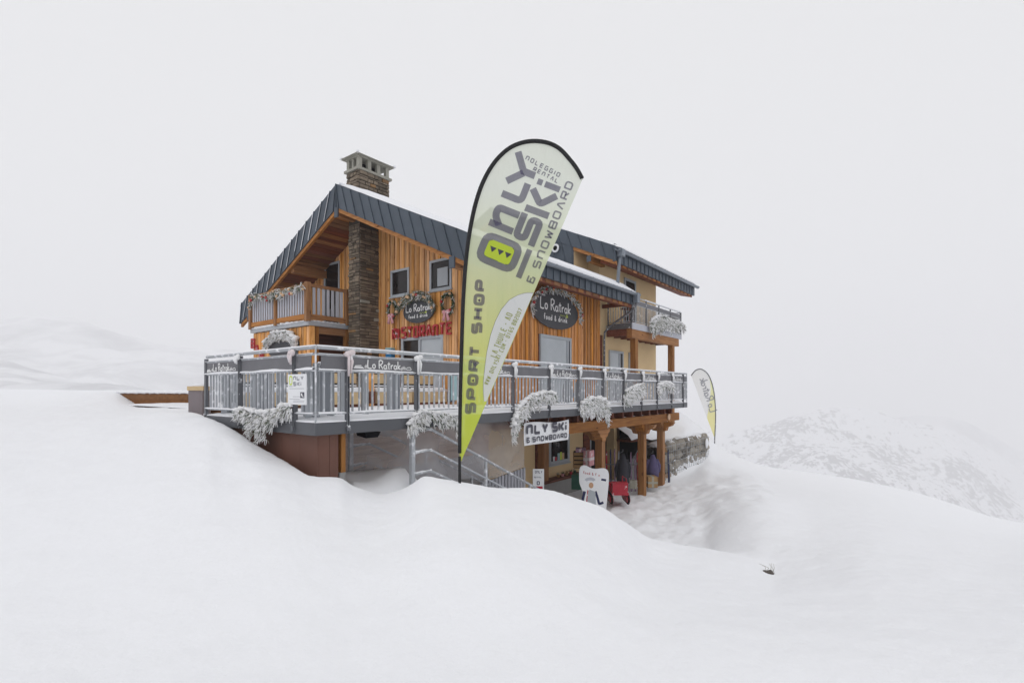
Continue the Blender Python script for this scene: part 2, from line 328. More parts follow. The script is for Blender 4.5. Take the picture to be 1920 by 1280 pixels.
# ------------------------------------------------------------------ lettering: strokes laid as ribbons
def rnd_corners(pts, r, closed=False, seg=3):
    pts = [Vector(p) for p in pts]; n = len(pts); out = []
    for i, p in enumerate(pts):
        if not closed and i in (0, n - 1): out.append(p); continue
        a = pts[i - 1] - p; b = pts[(i + 1) % n] - p
        if a.length < 1e-6 or b.length < 1e-6: continue
        q = min(r, a.length * .45, b.length * .45)
        s0 = p + a.normalized() * q; s1 = p + b.normalized() * q
        for k in range(seg + 1):
            t = k / seg
            out.append(s0 * (1 - t) ** 2 + p * 2 * t * (1 - t) + s1 * t * t)
    return out
def ribbon(mb, pts, wd, fr, off=0.0, depth=0.0, closed=False, mat=0):
    o, u, v, wv = fr
    P = [Vector((p[0], p[1])) for p in pts]; n = len(P)
    if n < 2: return
    L = []; Rr = []
    for i, p in enumerate(P):
        a = P[i - 1] if (i > 0 or closed) else None; b = P[(i + 1) % n] if (i < n - 1 or closed) else None
        d1 = (p - a).normalized() if a is not None else (b - p).normalized()
        d2 = (b - p).normalized() if b is not None else d1
        t = d1 + d2
        t = t.normalized() if t.length > 1e-4 else d1
        nn = Vector((-t.y, t.x)); c = max(0.35, nn.dot(Vector((-d1.y, d1.x))))
        L.append(p + nn * wd / 2 / c); Rr.append(p - nn * wd / 2 / c)
    base = len(mb.v)
    def P3(q, h): return tuple(o + u * q.x + v * q.y + wv * h)
    for q in L: mb.v.append(P3(q, off + depth))
    for q in Rr: mb.v.append(P3(q, off + depth))
    m = n if closed else n - 1
    for i in range(m):
        j = (i + 1) % n; mb.f.append((base + i, base + n + i, base + n + j, base + j)); mb.m.append(mat)
    if depth > 0:
        b2 = len(mb.v)
        for q in L: mb.v.append(P3(q, off))
        for q in Rr: mb.v.append(P3(q, off))
        for i in range(m):
            j = (i + 1) % n
            mb.f.append((base + j, b2 + j, b2 + i, base + i)); mb.m.append(mat)
            mb.f.append((base + n + i, b2 + n + i, b2 + n + j, base + n + j)); mb.m.append(mat)
            mb.f.append((b2 + j, b2 + n + j, b2 + n + i, b2 + i)); mb.m.append(mat)
        if not closed:
            mb.f.append((base, b2, b2 + n, base + n)); mb.m.append(mat)
            e = n - 1; mb.f.append((base + n + e, b2 + n + e, b2 + e, base + e)); mb.m.append(mat)
TECH = {
 'S': [[(1, 1), (0, 1), (0, .52), (1, .52), (1, 0), (0, 0)]], 'P': [[(0, 0), (0, 1), (1, 1), (1, .42), (0.1, .42)]],
 'O': ['c', [(0, 0), (1, 0), (1, 1), (0, 1)]], 'R': [[(0, 0), (0, 1), (1, 1), (1, .45), (0.1, .45)], [(.5, .45), (1, 0)]],
 'T': [[(0, 1), (1, 1)], [(.5, 1), (.5, 0)]], 'H': [[(0, 0), (0, 1)], [(1, 0), (1, 1)], [(0, .5), (1, .5)]],
 'N': [[(0, 0), (0, 1)], [(0, .82), (.35, 1), (1, 1), (1, 0)]], 'L': [[(0, 1), (0, 0), (1, 0)]],
 'Y': [[(0, 1), (.5, .42), (.5, 0)], [(1, 1), (.5, .42)]], 'K': [[(0, 0), (0, 1)], [(1, 1), (.38, .5), (1, 0)]],
 'I': [[(.5, 0), (.5, 1)]], 'i': [[(.5, 0), (.5, .66)], [(.5, .84), (.5, 1.04)]],
 'W': [[(0, 1), (.2, 0), (.5, .7), (.8, 0), (1, 1)]], 'B': ['c', [(0, 0), (1, 0), (1, 1), (0, 1)], [(0.05, .5), (.95, .5)]],
 'A': [[(0, 0), (.42, 1), (.58, 1), (1, 0)]], 'D': ['c', [(0, 0), (.8, 0), (1, .2), (1, .8), (.8, 1), (0, 1)]], 'E': [[(1, 1), (0, 1), (0, 0), (1, 0)], [(0, .5), (.9, .5)]],
 'G': [[(1, 1), (0, 1), (0, 0), (1, 0), (1, .5), (.55, .5)]], 'U': [[(0, 1), (0, 0), (1, 0), (1, 1)]], 'C': [[(1, 1), (0, 1), (0, 0), (1, 0)]],
 '&': [[(.95, 1), (.1, 1), (.1, .55), (.75, .55)], [(.1, .55), (.1, 0), (.9, 0), (.9, .45)]], '-': [[(.2, .5), (.8, .5)]], '.': [[(.4, .0), (.6, .0)]],
 'M': [[(0, 0), (0, 1), (.5, .4), (1, 1), (1, 0)]], 'V': [[(0, 1), (.5, 0), (1, 1)]], '0': ['c', [(0, 0), (1, 0), (1, 1), (0, 1)]],
 '1': [[(.2, .8), (.5, 1), (.5, 0)]], '6': [[(1, 1), (0, 1), (0, 0), (1, 0), (1, .5), (0, .5)]], '5': [[(1, 1), (0, 1), (0, .5), (1, .5), (1, 0), (0, 0)]],
 '8': ['c', [(0, 0), (1, 0), (1, 1), (0, 1)], [(0, .5), (1, .5)]], '2': [[(0, 1), (1, 1), (1, .5), (0, .5), (0, 0), (1, 0)]], '7': [[(0, 1), (1, 1), (.4, 0)]],
}
def arc(cx, cy, rx, ry, a0, a1, k=10): return [(cx + rx * math.cos(math.radians(a0 + (a1 - a0) * i / k)), cy + ry * math.sin(math.radians(a0 + (a1 - a0) * i / k))) for i in range(k + 1)]
HAND = {
 'L': (.62, [[(.08, 1.02), (.03, .5), (.06, .06), (.3, .0), (.6, .04)]]), 'o': (.52, [arc(.25, .27, .2, .25, 100, 455)]),
 'R': (.68, [[(.1, 0), (.06, .5), (.08, 1.0)], [(.0, .93), (.3, 1.05), (.58, .92), (.56, .68), (.3, .5), (.1, .46)], [(.25, .5), (.66, -.02)]]),
 'a': (.54, [arc(.24, .24, .2, .23, 60, 390), [(.46, .5), (.45, .1), (.54, .0)]]), 't': (.42, [[(.2, .86), (.18, .1), (.3, .0)], [(.0, .6), (.42, .64)]]),
 'r': (.42, [[(.06, .5), (.08, .0)], [(.07, .28), (.2, .48), (.4, .5)]]), 'k': (.5, [[(.06, 1.0), (.08, .0)], [(.44, .52), (.1, .24), (.48, .0)]]),
 'f': (.4, [[(.4, .9), (.26, 1.0), (.16, .85), (.16, .0)], [(.02, .55), (.36, .55)]]), 'd': (.54, [arc(.24, .25, .2, .24, 40, 390), [(.47, 1.0), (.47, .0)]]),
 'n': (.5, [[(.06, .52), (.07, .0)], [(.07, .32), (.24, .5), (.42, .42), (.43, .0)]]), 'i': (.22, [[(.1, .5), (.1, .0)], [(.1, .7), (.1, .76)]]),
 '&': (.6, [[(.55, .0), (.15, .7), (.28, .9), (.4, .7), (.1, .3), (.2, .0), (.42, .05), (.55, .35)]]), ' ': (.3, []),
}
def lay_tech(mb, txt, h, w, gap, st, fr, origin=(0, 0), mat=0, depth=0.0, off=0.0, rad=0.2, space=0.5, z=0.0006):
    """capitals with square strokes; stroke centre lines are pulled in so the letter box is w x h"""
    x = origin[0]; k = 0
    for ch in txt:
        if ch == ' ': x += (w + gap) * space; continue
        g = TECH.get(ch)
        if g is None: x += w + gap; continue
        ww = st if ch in 'I' else (st * 1.05 if ch == 'i' else w)
        closed = False
        for st_i, pl in enumerate(g):
            if pl == 'c': closed = True; continue
            pts = [(x + st / 2 + q[0] * (ww - st), origin[1] + st / 2 + q[1] * (h - st)) for q in pl]
            c = closed and st_i == 1
            if len(pts) > 2: pts = rnd_corners(pts, (rad if ch in 'OSPnN0' else rad * .45) * w, c)
            ribbon(mb, pts, st, fr, off + (k % 3) * z, depth, c, mat); k += 1
        x += ww + gap
    return x
def letters(mk, txt, h, w, gap, st, fr, origin, mat, parent, fin=lambda q: q, **kw):
    """one object per letter"""
    x = origin[0]
    for ch in txt:
        q = mk(); x = lay_tech(q, ch, h, w, gap, st, fr, (x, origin[1]), **kw)
        if q.v: fin(q).build("letter", mat, parent)
    return x
def lay_hand(mb, txt, h, st, fr, origin=(0, 0), gap=0.10, mat=0, off=0.0, depth=0.0, z=0.0006):
    x = origin[0]; k = 0
    for ch in txt:
        wd, sts = HAND.get(ch, (.4, []))
        for pl in sts:
            ribbon(mb, [(x + a * h, origin[1] + b * h) for a, b in pl], st, fr, off + (k % 4) * z, depth, False, mat); k += 1
        x += (wd + gap) * h
    return x
def hand_width(txt, h, gap=0.10): return sum((HAND.get(c, (.4, []))[0] + gap) * h for c in txt)
ZUP = Vector((0, 0, 1))
def frame_negX(o): return (Vector(o), Vector((0, -1, 0)), ZUP, Vector((-1, 0, 0)))   # on a wall that faces -X, read from there
def frame_negY(o): return (Vector(o), Vector((1, 0, 0)), ZUP, Vector((0, -1, 0)))    # on a wall that faces -Y
# ------------------------------------------------------------------ snow ground: a surveyed height field round the viewpoint
def smooth(t): t = max(0.0, min(1.0, t)); return t * t * (3 - 2 * t)
# each column: bearing (as picture x), then (distance along the view, height) pairs
def H(D, y): return (D, zD(D, y))
G = -2.98
COLS = [
 (-900, [(0, -1.24), (3, -1.10), (6, -.62), (8.5, -.30), (9.5, -.2), (11, -.1), (13.5, .0), (18, .06), (24, .12), (32, .2), (50, .6), (90, 1.0), (300, -2), (700, -30)]),
 (0,    [(0, -1.24), (3, -1.16), (6, -.74), (8.5, -.36), (9.5, -.25), (11, -.13), (13.5, -.03), (18, .05), (24, .10), (32, .15), (50, .3), (90, .6), (300, -2), (700, -30)]),
 (215,  [(0, -1.24), (3, -1.18), (6, -.66), (8.5, -.24), (9.5, -.14), (11, -.06), (13.5, .03), (17.2, .36), (18.0, .38), (24, .30), (50, .3), (90, .4), (300, -2), (700, -30)]),
 (262,  [(0, -1.24), (3, -1.18), (6, -.62), (8.5, -.20), (9.5, -.10), (11, -.04), (13.5, -.04), (17.25, -.12), (17.8, .34), (24, .30), (50, .3), (90, .4), (300, -2), (700, -30)]),
 (362,  [(0, -1.24), (3, -1.18), (6, -.55), (8.2, -.10), (9.5, -.01), (11, .0), (13.5, -.03), (16.75, -.13), (17.3, .34), (24, .30), (50, .3), (90, .4), (300, -2), (700, -30)]),
 (388,  [(0, -1.24), (3, -1.18), (6, -.54), (8.0, -.09), H(9.0, 782), (10, -.12), (13.5, -.08), (17, -.08), (20, .2), (24, .30), (50, .3), (90, .4), (300, -2), (700, -30)]),
 (416,  [(0, -1.24), (3, -1.18), (6, -.58), (7.8, -.14), H(8.6, 791), (9.2, -.4), (12, -.10), (17, -.05), (20, .1), (24, .25), (50, .3), (90, .4), (300, -2), (700, -30)]),
 (450,  [(0, -1.24), (3, -1.18), (6, -.60), (7.3, -.29), H(8.15, 812), (8.8, -.6), (10.2, -.2), (13, -.06), (20, .0), (24, .2), (50, .3), (90, .4), (300, -2), (700, -30)]),
 (495,  [(0, -1.24), (3, -1.18), (5.5, -.66), (7.0, -.47), H(7.7, 842), (8.5, -.8), (10.4, -.3), (13, -.08), (20, .0), (24, .2), (50, .3), (90, .4), (300, -2), (700, -30)]),
 (545,  [(0, -1.24), (3, -1.18), (5, -.80), (6.5, -.62), H(7.2, 870), (8, -1.2), (10.6, -.5), (13, -.1), (20, .0), (24, .2), (50, .3), (90, .4), (300, -2), (700, -30)]),
 (588,  [(0, -1.24), (3, -1.19), (5, -.88), (6.2, -.72), H(6.8, 891), (7.6, -1.6), (11, -1.8), (14, -1.4), (20, .0), (24, .1), (50, .3), (90, .4), (300, -2), (700, -30)]),
 (636,  [(0, -1.24), (3, -1.19), (5, -.90), (6.2, -.74), H(6.9, 893), (8.0, -1.4), (11, -2.2), (14, -2.5), (20, -1.0), (24, .0), (50, .3), (90, .4), (300, -2), (700, -30)]),
 (664,  [(0, -1.24), (3, -1.20), (5, -.96), (6.2, -.86), H(7.0, 913), (8.2, -1.5), (11, -2.4), (14, G), (20, -2), (24, -.5), (50, .3), (90, .4), (300, -2), (700, -30)]),
 (715,  [(0, -1.24), (3, -1.20), (5, -1.0), (6.2, -.93), H(7.0, 926), (8.2, -1.6), (11, -2.6), (14, G), (20, -2.2), (24, -.8), (50, .3), (90, .3), (300, -2), (700, -30)]),
 (760,  [(0, -1.24), (3, -1.20), (5, -.95), (6.0, -.83), H(6.8, 914), (8.2, -1.7), (11, G), (14, G), (20, -2.4), (24, -1), (50, .3), (90, .2), (300, -4), (700, -30)]),
 (800,  [(0, -1.24), (3, -1.20), (4.8, -.86), (5.7, -.68), H(6.4, 893), (7.8, -1.7), (11, G), (14, G), (20, G), (24, -1.4), (50, .0), (90, .0), (300, -6), (700, -30)]),
 (862,  [(0, -1.24), (3, -1.20), (4.6, -.86), (5.5, -.72), H(6.25, 905), (7.8, -1.9), (11, G), (14, G), (20, G), (24, -1.4), (50, -.3), (90, -.5), (300, -8), (700, -30)]),
 (930,  [(0, -1.24), (3, -1.20), (4.6, -.90), (5.6, -.78), H(6.4, 914), (8.2, -2.2), (11, G), (14, G), (20, G), (24, -1.4), (50, -.5), (90, -1), (300, -10), (700, -30)]),
 (1010, [(0, -1.24), (3, -1.20), (4.8, -.95), (6.0, -.86), H(6.8, 918), (8.8, -2.4), (11, G), (14, G), (20, G), (24, -1.4), (50, -1), (90, -2), (300, -12), (700, -34)]),
 (1075, [(0, -1.24), (3, -1.20), (5, -1.06), (6.2, -1.0), H(7.1, 932), (9.2, -2.5), (11, G), (14, G), (20, G), (24, -1.4), (50, -1.4), (90, -3), (300, -14), (700, -36)]),
 (1140, [(0, -1.24), (3, -1.21), (5, -1.18), (6.5, -1.22), H(7.6, 957), (9.4, -2.5), (11, G), (14, G), (20, G), (24, -1.3), (50, -1.8), (90, -5), (300, -18), (700, -40)]),
 (1182, [(0, -1.24), (3, -1.22), (5, -1.32), (6.7, -1.48), H(7.8, 986), (9.4, -2.6), (11.3, G), (15, G), (20, -2.95), (24, -1.1), (50, -2.2), (90, -7), (300, -22), (700, -44)]),
 (1218, [(0, -1.24), (3, -1.23), (5, -1.45), (6.8, -1.72), H(7.9, 1010), (9.4, -2.65), (11.5, G), (15, G), (20, -2.9), (24, -.9), (50, -2.6), (90, -9), (300, -26), (700, -48)]),
 (1246, [(0, -1.24), (3, -1.24), (5, -1.50), (6.8, -1.80), H(7.9, 1017), (9.4, -2.62), (11.5, G), (15, -2.97), (18.5, H(18.5, 899)[1]), (21.5, -1.3), (27, -.30), (60, -8), (300, -28), (700, -50)]),
 (1284, [(0, -1.24), (3, -1.24), (5, -1.52), (6.8, -1.84), H(8.0, 1022), (9.4, -2.60), (11.5, -2.93), (15, -2.90), (19.8, H(19.8, 889)[1]), (21.5, -1.25), (27, zD(27, 780)), (60, -10), (300, -130), (700, -300)]),
 (1326, [(0, -1.24), (3, -1.24), (5, -1.54), (6.8, -1.87), H(8.0, 1028), (9.4, -2.62), (11.5, -2.86), (15, -2.75), (21.8, H(21.8, 866)[1]), (23.5, zD(23.5, 826)), (27.5, zD(27.5, 815)), (60, -12), (300, -130), (700, -300)]),
 (1350, [(0, -1.24), (3, -1.24), (5, -1.56), (6.8, -1.90), H(8.0, 1034), (9.4, -2.50), (11.5, -2.58), (15, -2.55), (21.8, H(21.8, 872)[1]), (23.5, zD(23.5, 856)), (27.5, zD(27.5, 842)), (60, -13), (300, -130), (700, -300)]),
 (1390, [(0, -1.24), (3, -1.25), (5, -1.58), (6.8, -1.95), H(7.8, 1043), (9.2, -2.34), (11.5, -2.28), (15, -2.40), (21.5, zD(21.5, 880)), (24, zD(24, 870)), (27.5, zD(27.5, 861)), (60, -14), (300, -130), (700, -300)]),
 (1425, [(0, -1.24), (3, -1.25), (5, -1.62), (6.6, -1.98), H(7.5, 1063), (8.8, -2.24), (11.5, -2.20), (15, -2.45), (21.5, zD(21.5, 893)), (24, zD(24, 882)), (28, zD(28, 871)), (60, -15), (300, -130), (700, -300)]),
 (1450, [(0, -1.24), (3, -1.25), (5, -1.64), (6.5, -2.00), H(7.4, 1073), (8.6, -2.24), (11.5, -2.24), (15, -2.52), (21.5, zD(21.5, 900)), (25, zD(25, 888)), (28, zD(28, 878)), (60, -15), (300, -130), (700, -300)]),
 (1500, [(0, -1.24), (3, -1.25), (5, -1.64), (6.5, -1.96), H(7.4, 1066), (8.6, -2.22), (11.5, -2.45), (15, -2.75), (21.5, zD(21.5, 908)), (25, zD(25, 893)), (28.5, zD(28.5, 883)), (60, -16), (300, -130), (700, -300)]),
 (1630, [(0, -1.24), (3, -1.26), (5, -1.60), (6.5, -1.85), (7.4, -2.0), (8.8, -2.22), (11.5, -2.60), (15, -3.1), (21.5, zD(21.5, 925)), (25, zD(25, 912)), (29, zD(29, 903)), (60, -18), (300, -130), (700, -300)]),
 (1736, [(0, -1.24), (3, -1.27), (5, -1.62), (6.5, -1.88), (7.4, -2.05), (8.8, -2.35), (11.5, -2.85), (15, -3.5), (21.5, zD(21.5, 950)), (25, zD(25, 937)), (29, zD(29, 927)), (60, -20), (300, -130), (700, -300)]),
 (1913, [(0, -1.24), (3, -1.28), (5, -1.66), (6.5, -1.98), (7.4, -2.2), (8.8, -2.55), (11.5, -3.2), (15, -4.0), (21.5, zD(21.5, 1000)), (25, zD(25, 989)), (29, zD(29, 980)), (60, -23), (300, -130), (700, -300)]),
 (2900, [(0, -1.24), (3, -1.30), (5, -1.68), (6.5, -2.05), (7.4, -2.3), (8.8, -2.7), (11.5, -3.4), (15, -4.3), (21.5, -6), (25, -7), (29, -8.4), (60, -24), (300, -130), (700, -300)]),
]
def hermite(xs, ys, x):
    n = len(xs)
    if x <= xs[0]: return ys[0]
    if x >= xs[-1]: return ys[-1]
    i = 0
    while xs[i + 1] < x: i += 1
    h = xs[i + 1] - xs[i]; s = (ys[i + 1] - ys[i]) / h
    def slope(k):
        if k == 0 or k == n - 1: return 0.0 if k == 0 else (ys[k] - ys[k - 1]) / (xs[k] - xs[k - 1])
        a = (ys[k] - ys[k - 1]) / (xs[k] - xs[k - 1]); b = (ys[k + 1] - ys[k]) / (xs[k + 1] - xs[k])
        return 0.0 if a * b <= 0 else 2 * a * b / (a + b)
    m0, m1 = slope(i), slope(i + 1); t = (x - xs[i]) / h
    return (2 * t**3 - 3 * t * t + 1) * ys[i] + (t**3 - 2 * t * t + t) * h * m0 + (-2 * t**3 + 3 * t * t) * ys[i + 1] + (t**3 - t * t) * h * m1
CPX = [c[0] for c in COLS]; NK = len(COLS[0][1])
assert all(len(c[1]) == NK for c in COLS)
PROF = {}
def profile(px):
    key = round(px, 2)
    if key in PROF: return PROF[key]
    px = max(CPX[0], min(CPX[-1], px)); out = []
    for k in range(NK):
        out.append((hermite(CPX, [c[1][k][0] for c in COLS], px), hermite(CPX, [c[1][k][1] for c in COLS], px)))
    PROF[key] = out; return out
def ground_base(px, D):
    pr = profile(px); return hermite([a for a, b in pr], [b for a, b in pr], D)
def px_of(p):
    v = Vector((p[0], p[1], 0)); D = v.dot(FW); r = v.dot(RT)
    if D < 0.02: return (5000 if r > 0 else -5000), 0.02
    return 960 + FPX * r / D, D
def rough(x, y, D):
    v = Vector((x, y, 0))
    fade = min(1, D / 3)
    return fade * (0.035 * noise.noise(v * 0.55) + 0.022 * noise.noise(v * 1.7 + Vector((9, 4, 0))) + 0.010 * noise.noise(v * 4.6) + 0.005 * noise.noise(v * 13.0)) 
def build_ground():
    ths = []; t = -180.0
    while t < 180:
        ths.append(t); a = abs(t)
        t += 0.16 if a < 49 else (0.8 if a < 70 else 4.0)
    rad = [0.35]
    while rad[-1] < 700:
        r = rad[-1]; rad.append(r + (0.055 if 3.5 < r < 10 else 0.09 if r < 19 else max(0.05, r * 0.022)))
    V = []; F = []
    nT = len(ths); nR = len(rad)
    import numpy as np
    Z = np.zeros((nT, nR)); RC = np.zeros((nT, nR))
    for i, th in enumerate(ths):
        px = 960 + FPX * math.tan(math.radians(max(-76, min(76, th)))); c = math.cos(math.radians(min(76, abs(th))))
        for k, r in enumerate(rad): Z[i, k] = ground_base(px, r * c); RC[i, k] = r * c
    def blur(A, half):
        out = np.zeros_like(A); tot = 0
        for o_ in range(-half, half + 1):
            w_ = math.exp(-2.2 * (o_ / half) ** 2); out += w_ * np.roll(A, o_, axis=0); tot += w_
        return out / tot
    PXS = np.array([960 + FPX * math.tan(math.radians(max(-76, min(76, t_)))) for t_ in ths])[:, None]
    INV = (np.abs(np.array(ths)) < 47)[:, None]
    near = np.clip((6.3 - RC) / 1.6, 0, 1); near = near * near * (3 - 2 * near) * INV
    Z = Z * (1 - near) + blur(Z, 34) * near
    mid = np.clip((RC - 5.2) / 1.0, 0, 1) * INV * np.clip((22 - RC) / 3, 0, 1)
    Z1 = blur(Z, 5); Z = Z * (1 - .8 * mid) + Z1 * .8 * mid
    rt = np.clip((RC - 8.6) / 1.2, 0, 1) * INV * np.clip((PXS - 1320) / 60, 0, 1)
    Z = Z * (1 - rt) + blur(Z, 16) * rt
    for ti, th in enumerate(ths):
        a = math.radians(th); back = abs(th) > 76
        dirv = FW * math.cos(a) + RT * math.sin(a)
        px = 960 + FPX * math.tan(math.radians(max(-76, min(76, th))))
        c = math.cos(math.radians(min(76, abs(th))))
        bk = smooth((abs(th) - 76) / 60) if back else 0
        for k, r in enumerate(rad):
            x, y = dirv.x * r, dirv.y * r
            z = float(Z[ti, k])
            if back: z = z * (1 - bk) + (-1.24 - 0.02 * r) * bk
            lump = 0
            if 1130 < px < 1400 and 10.2 < r * c < 17.5:      # trampled, lumpy snow in front of the cellar
                q = Vector((x, y, 3)); lump = 0.10 * max(0, noise.noise(q * 1.9)) + 0.05 * noise.noise(q * 4.5)
                lump *= smooth((1400 - px) / 140) * smooth((px - 1130) / 20)
            if 1290 < px < 1470 and 11.5 < r * c < 23:
                q = Vector((x, y, 5)); w_ = smooth((1470 - px) / 60) * smooth((px - 1290) / 40) * smooth((r * c - 11.5) / 1.5) * smooth((23 - r * c) / 3)
                lump += w_ * (0.13 * noise.noise(q * 0.9) + 0.07 * noise.noise(q * 2.3))
            V.append((x, y, z + (rough(x, y, r * c) if r < 120 else 0) + lump))
    for i in range(nT):
        j = (i + 1) % nT
        for k in range(nR - 1): F.append((i * nR + k, j * nR + k, j * nR + k + 1, i * nR + k + 1))
    c0 = len(V); V.append((0, 0, -1.24))
    for i in range(nT): F.append((c0, (i + 1) % nT * nR, i * nR))
    me = bpy.data.meshes.new("snow_ground"); me.from_pydata(V, [], F); me.materials.append(snow)
    me.polygons.foreach_set("use_smooth", [True] * len(me.polygons)); me.update()
    if me.polygons[10].normal.z < 0: me.flip_normals()
    tag(link("snow_ground", me), kind="structure")
build_ground()
def gz(x, y):
    px, D = px_of((x, y)); return ground_base(px, D) + rough(x, y, D)

# far slopes, seen through the cloud
def hillmat(name, lo, hi, stretch, ang, rockc, bsc, fine=None):
    m, n, p = nodes(name); p.inputs["Roughness"].default_value = 0.95; p.inputs["Specular IOR Level"].default_value = 0.1
    t = N(n, "ShaderNodeTexCoord"); mp = N(n, "ShaderNodeMapping"); mp.inputs["Scale"].default_value = stretch; mp.inputs["Rotation"].default_value = ang
    n.links.new(t.outputs["Object"], mp.inputs[0])
    a = N(n, "ShaderNodeTexNoise", i_Scale=1.0, i_Detail=10.0, i_Roughness=0.68, i_Distortion=0.5); n.links.new(mp.outputs[0], a.inputs["Vector"])
    b = N(n, "ShaderNodeTexNoise", i_Scale=bsc, i_Detail=2.0); n.links.new(t.outputs["Object"], b.inputs["Vector"])
    ad = N(n, "ShaderNodeMath", operation='MULTIPLY_ADD'); ad.inputs[1].default_value = 0.45 if not fine else 0.85; n.links.new(b.outputs[0], ad.inputs[0]); n.links.new(a.outputs[0], ad.inputs[2])
    if fine:                                                 # single outcrops break up the streaks
        f = N(n, "ShaderNodeTexNoise", i_Scale=fine, i_Detail=5.0); n.links.new(t.outputs["Object"], f.inputs["Vector"])
        a2 = N(n, "ShaderNodeMath", operation='MULTIPLY_ADD'); a2.inputs[1].default_value = 0.55; n.links.new(f.outputs[0], a2.inputs[0]); n.links.new(ad.outputs[0], a2.inputs[2])
        a3 = N(n, "ShaderNodeMath", operation='SUBTRACT'); a3.inputs[1].default_value = 0.275; n.links.new(a2.outputs[0], a3.inputs[0]); ad = a3
    r = N(n, "ShaderNodeMapRange"); r.inputs[1].default_value = lo; r.inputs[2].default_value = hi; n.links.new(ad.outputs[0], r.inputs[0])
    mc = N(n, "ShaderNodeMix", data_type='RGBA'); mc.inputs[6].default_value = (0.85, 0.86, 0.88, 1); mc.inputs[7].default_value = (*rockc, 1)
    n.links.new(r.outputs[0], mc.inputs[0]); n.links.new(mc.outputs[2], p.inputs["Base Color"])
    bp = N(n, "ShaderNodeBump", i_Strength=0.5, i_Distance=1.0); n.links.new(a.outputs[0], bp.inputs["Height"]); n.links.new(bp.outputs[0], p.inputs["Normal"])
    return m
def hill(name, ridge, D0, D1, zb, mat, amp, seed, back=60):
    """ridge: (picture x, picture y) of the crest at distance D1; the slope runs down to height zb at distance D0"""
    xs = [a for a, b in ridge]; ys = [b for a, b in ridge]; V = []; F = []; nu, nv = 150, 46
    for i in range(nu):
        px = xs[0] + (xs[-1] - xs[0]) * i / (nu - 1); zr = zD(D1, hermite(xs, ys, px))
        for k in range(nv + 5):
            if k < nv:
                t = k / (nv - 1); D = D0 + (D1 - D0) * t; z = zb + (zr - zb) * (t ** 1.15)
            else:
                q = (k - nv + 1) / 5; D = D1 + back * q; z = zr - (zr - zb) * 0.8 * q * q
            a, b = g2(px); v = Vector((a * D, b * D, 0))
            e = smooth(min(k / 6, 1))
            z += amp * e * (noise.fractal(v * (6.0 / D1) + Vector((seed, 0, 0)), 0.9, 2.1, 6) - 0.1) * (0.55 if k >= nv - 2 else 1)
            V.append((v.x, v.y, z))
    m = nv + 5
    for i in range(nu - 1):
        for k in range(m - 1): F.append((i * m + k, (i + 1) * m + k, (i + 1) * m + k + 1, i * m + k + 1))
    me = bpy.data.meshes.new(name); me.from_pydata(V, [], F); me.materials.append(mat)
    me.polygons.foreach_set("use_smooth", [True] * len(me.polygons)); me.update()
    return tag(link(name, me), kind="structure")
hm_l = hillmat("left_slope_snow", 0.62, 0.95, (0.005, 0.005, 0.005), (0, 0, 0.3), (0.38, 0.38, 0.395), .006)
hm_r = hillmat("right_slope_snow", 1.025, 1.10, (0.040, 0.040, 0.0062), (0.0, 0.55, 0.65), (0.22, 0.215, 0.21), .003, .085)
hm_f = hillmat("far_slope_snow", 0.60, 0.80, (0.004, 0.004, 0.002), (0.0, 0.4, 0.6), (0.40, 0.40, 0.41), .0015)
hill("far_hill", [(-500, 585), (-200, 596), (0, 598), (110, 600), (190, 612), (270, 636), (370, 655), (470, 664), (560, 672), (700, 700)], 900, 1750, -12, hm_l, 34, 3.1, 420)
hill("near_hill", [(-500, 640), (-200, 664), (0, 676), (60, 690), (110, 702), (170, 722), (230, 738), (330, 748)], 520, 900, .2, hm_l, 11, 8.4, 160)
hill("rocky_hill", [(1180, 860), (1290, 832), (1400, 802), (1490, 778), (1570, 768), (1640, 772), (1710, 788), (1780, 800), (1850, 838), (1920, 885), (2000, 940), (2120, 1010)], 820, 1850, -560, hm_r, 44, 5.5, 500)
hill("further_hill", [(1560, 800), (1640, 786), (1720, 778), (1790, 788), (1850, 812), (1920, 850), (2050, 900), (2300, 960)], 1900, 2400, -700, hm_f, 40, 1.7, 600)

# ------------------------------------------------------------------ the house
house = thing("mountain_restaurant", "timber clad mountain restaurant with dark metal roof, stone pillar and cream rear wing", "building", (10.85, 9.4, 0))
XG, YW, XE, XR = 10.85, 9.4, 17.5, 23.0            # gable wall, side wall, end of the timber part, end of the cream part
RX, RY, RZ = 9.42, 14.4, 6.98                      # front roof: rake plane, ridge
SR, SL = 0.46, 0.482                               # slopes, right and left
EY = 8.1; EX = 17.82                               # front eave
def roof_z(Y): return RZ - SR * (RY - Y) if Y <= RY else RZ - SL * (Y - RY)
UX, UEY, UEX, URY, US = 16.4, 8.2, 24.8, 13.9, 0.455
UEZ = zD(17.96, 460)
def uroof_z(Y): return UEZ + US * (Y - UEY) if Y <= URY else UEZ + US * (URY - UEY) - .5 * (Y - URY)
YL = 19.9                                          # left end of the gable wall
TH = 0.70                                          # depth of the roof edge
# openings on the gable wall (Y0, Y1, z0, z1) and on the side wall (X0, X1, z0, z1)
def og(pl, pr, pt, pb):
    a = onX(pl, pb, XG); b = onX(pr, pb, XG); t = onX(pr, pt, XG); return [b.y, a.y, b.z, t.z]
W1 = og(734, 768.5, 501, 552); W2 = og(807, 848, 481, 540); DR = og(754, 832.5, 627, 760); DR[2] = 0.0
DB = og(609, 638, 489, 600); DB[2] = 2.75
a = onY(1011, 627, YW); b = onY(1069, 636, YW); DS = [a.x, b.x, 0.0, b.z + .03]
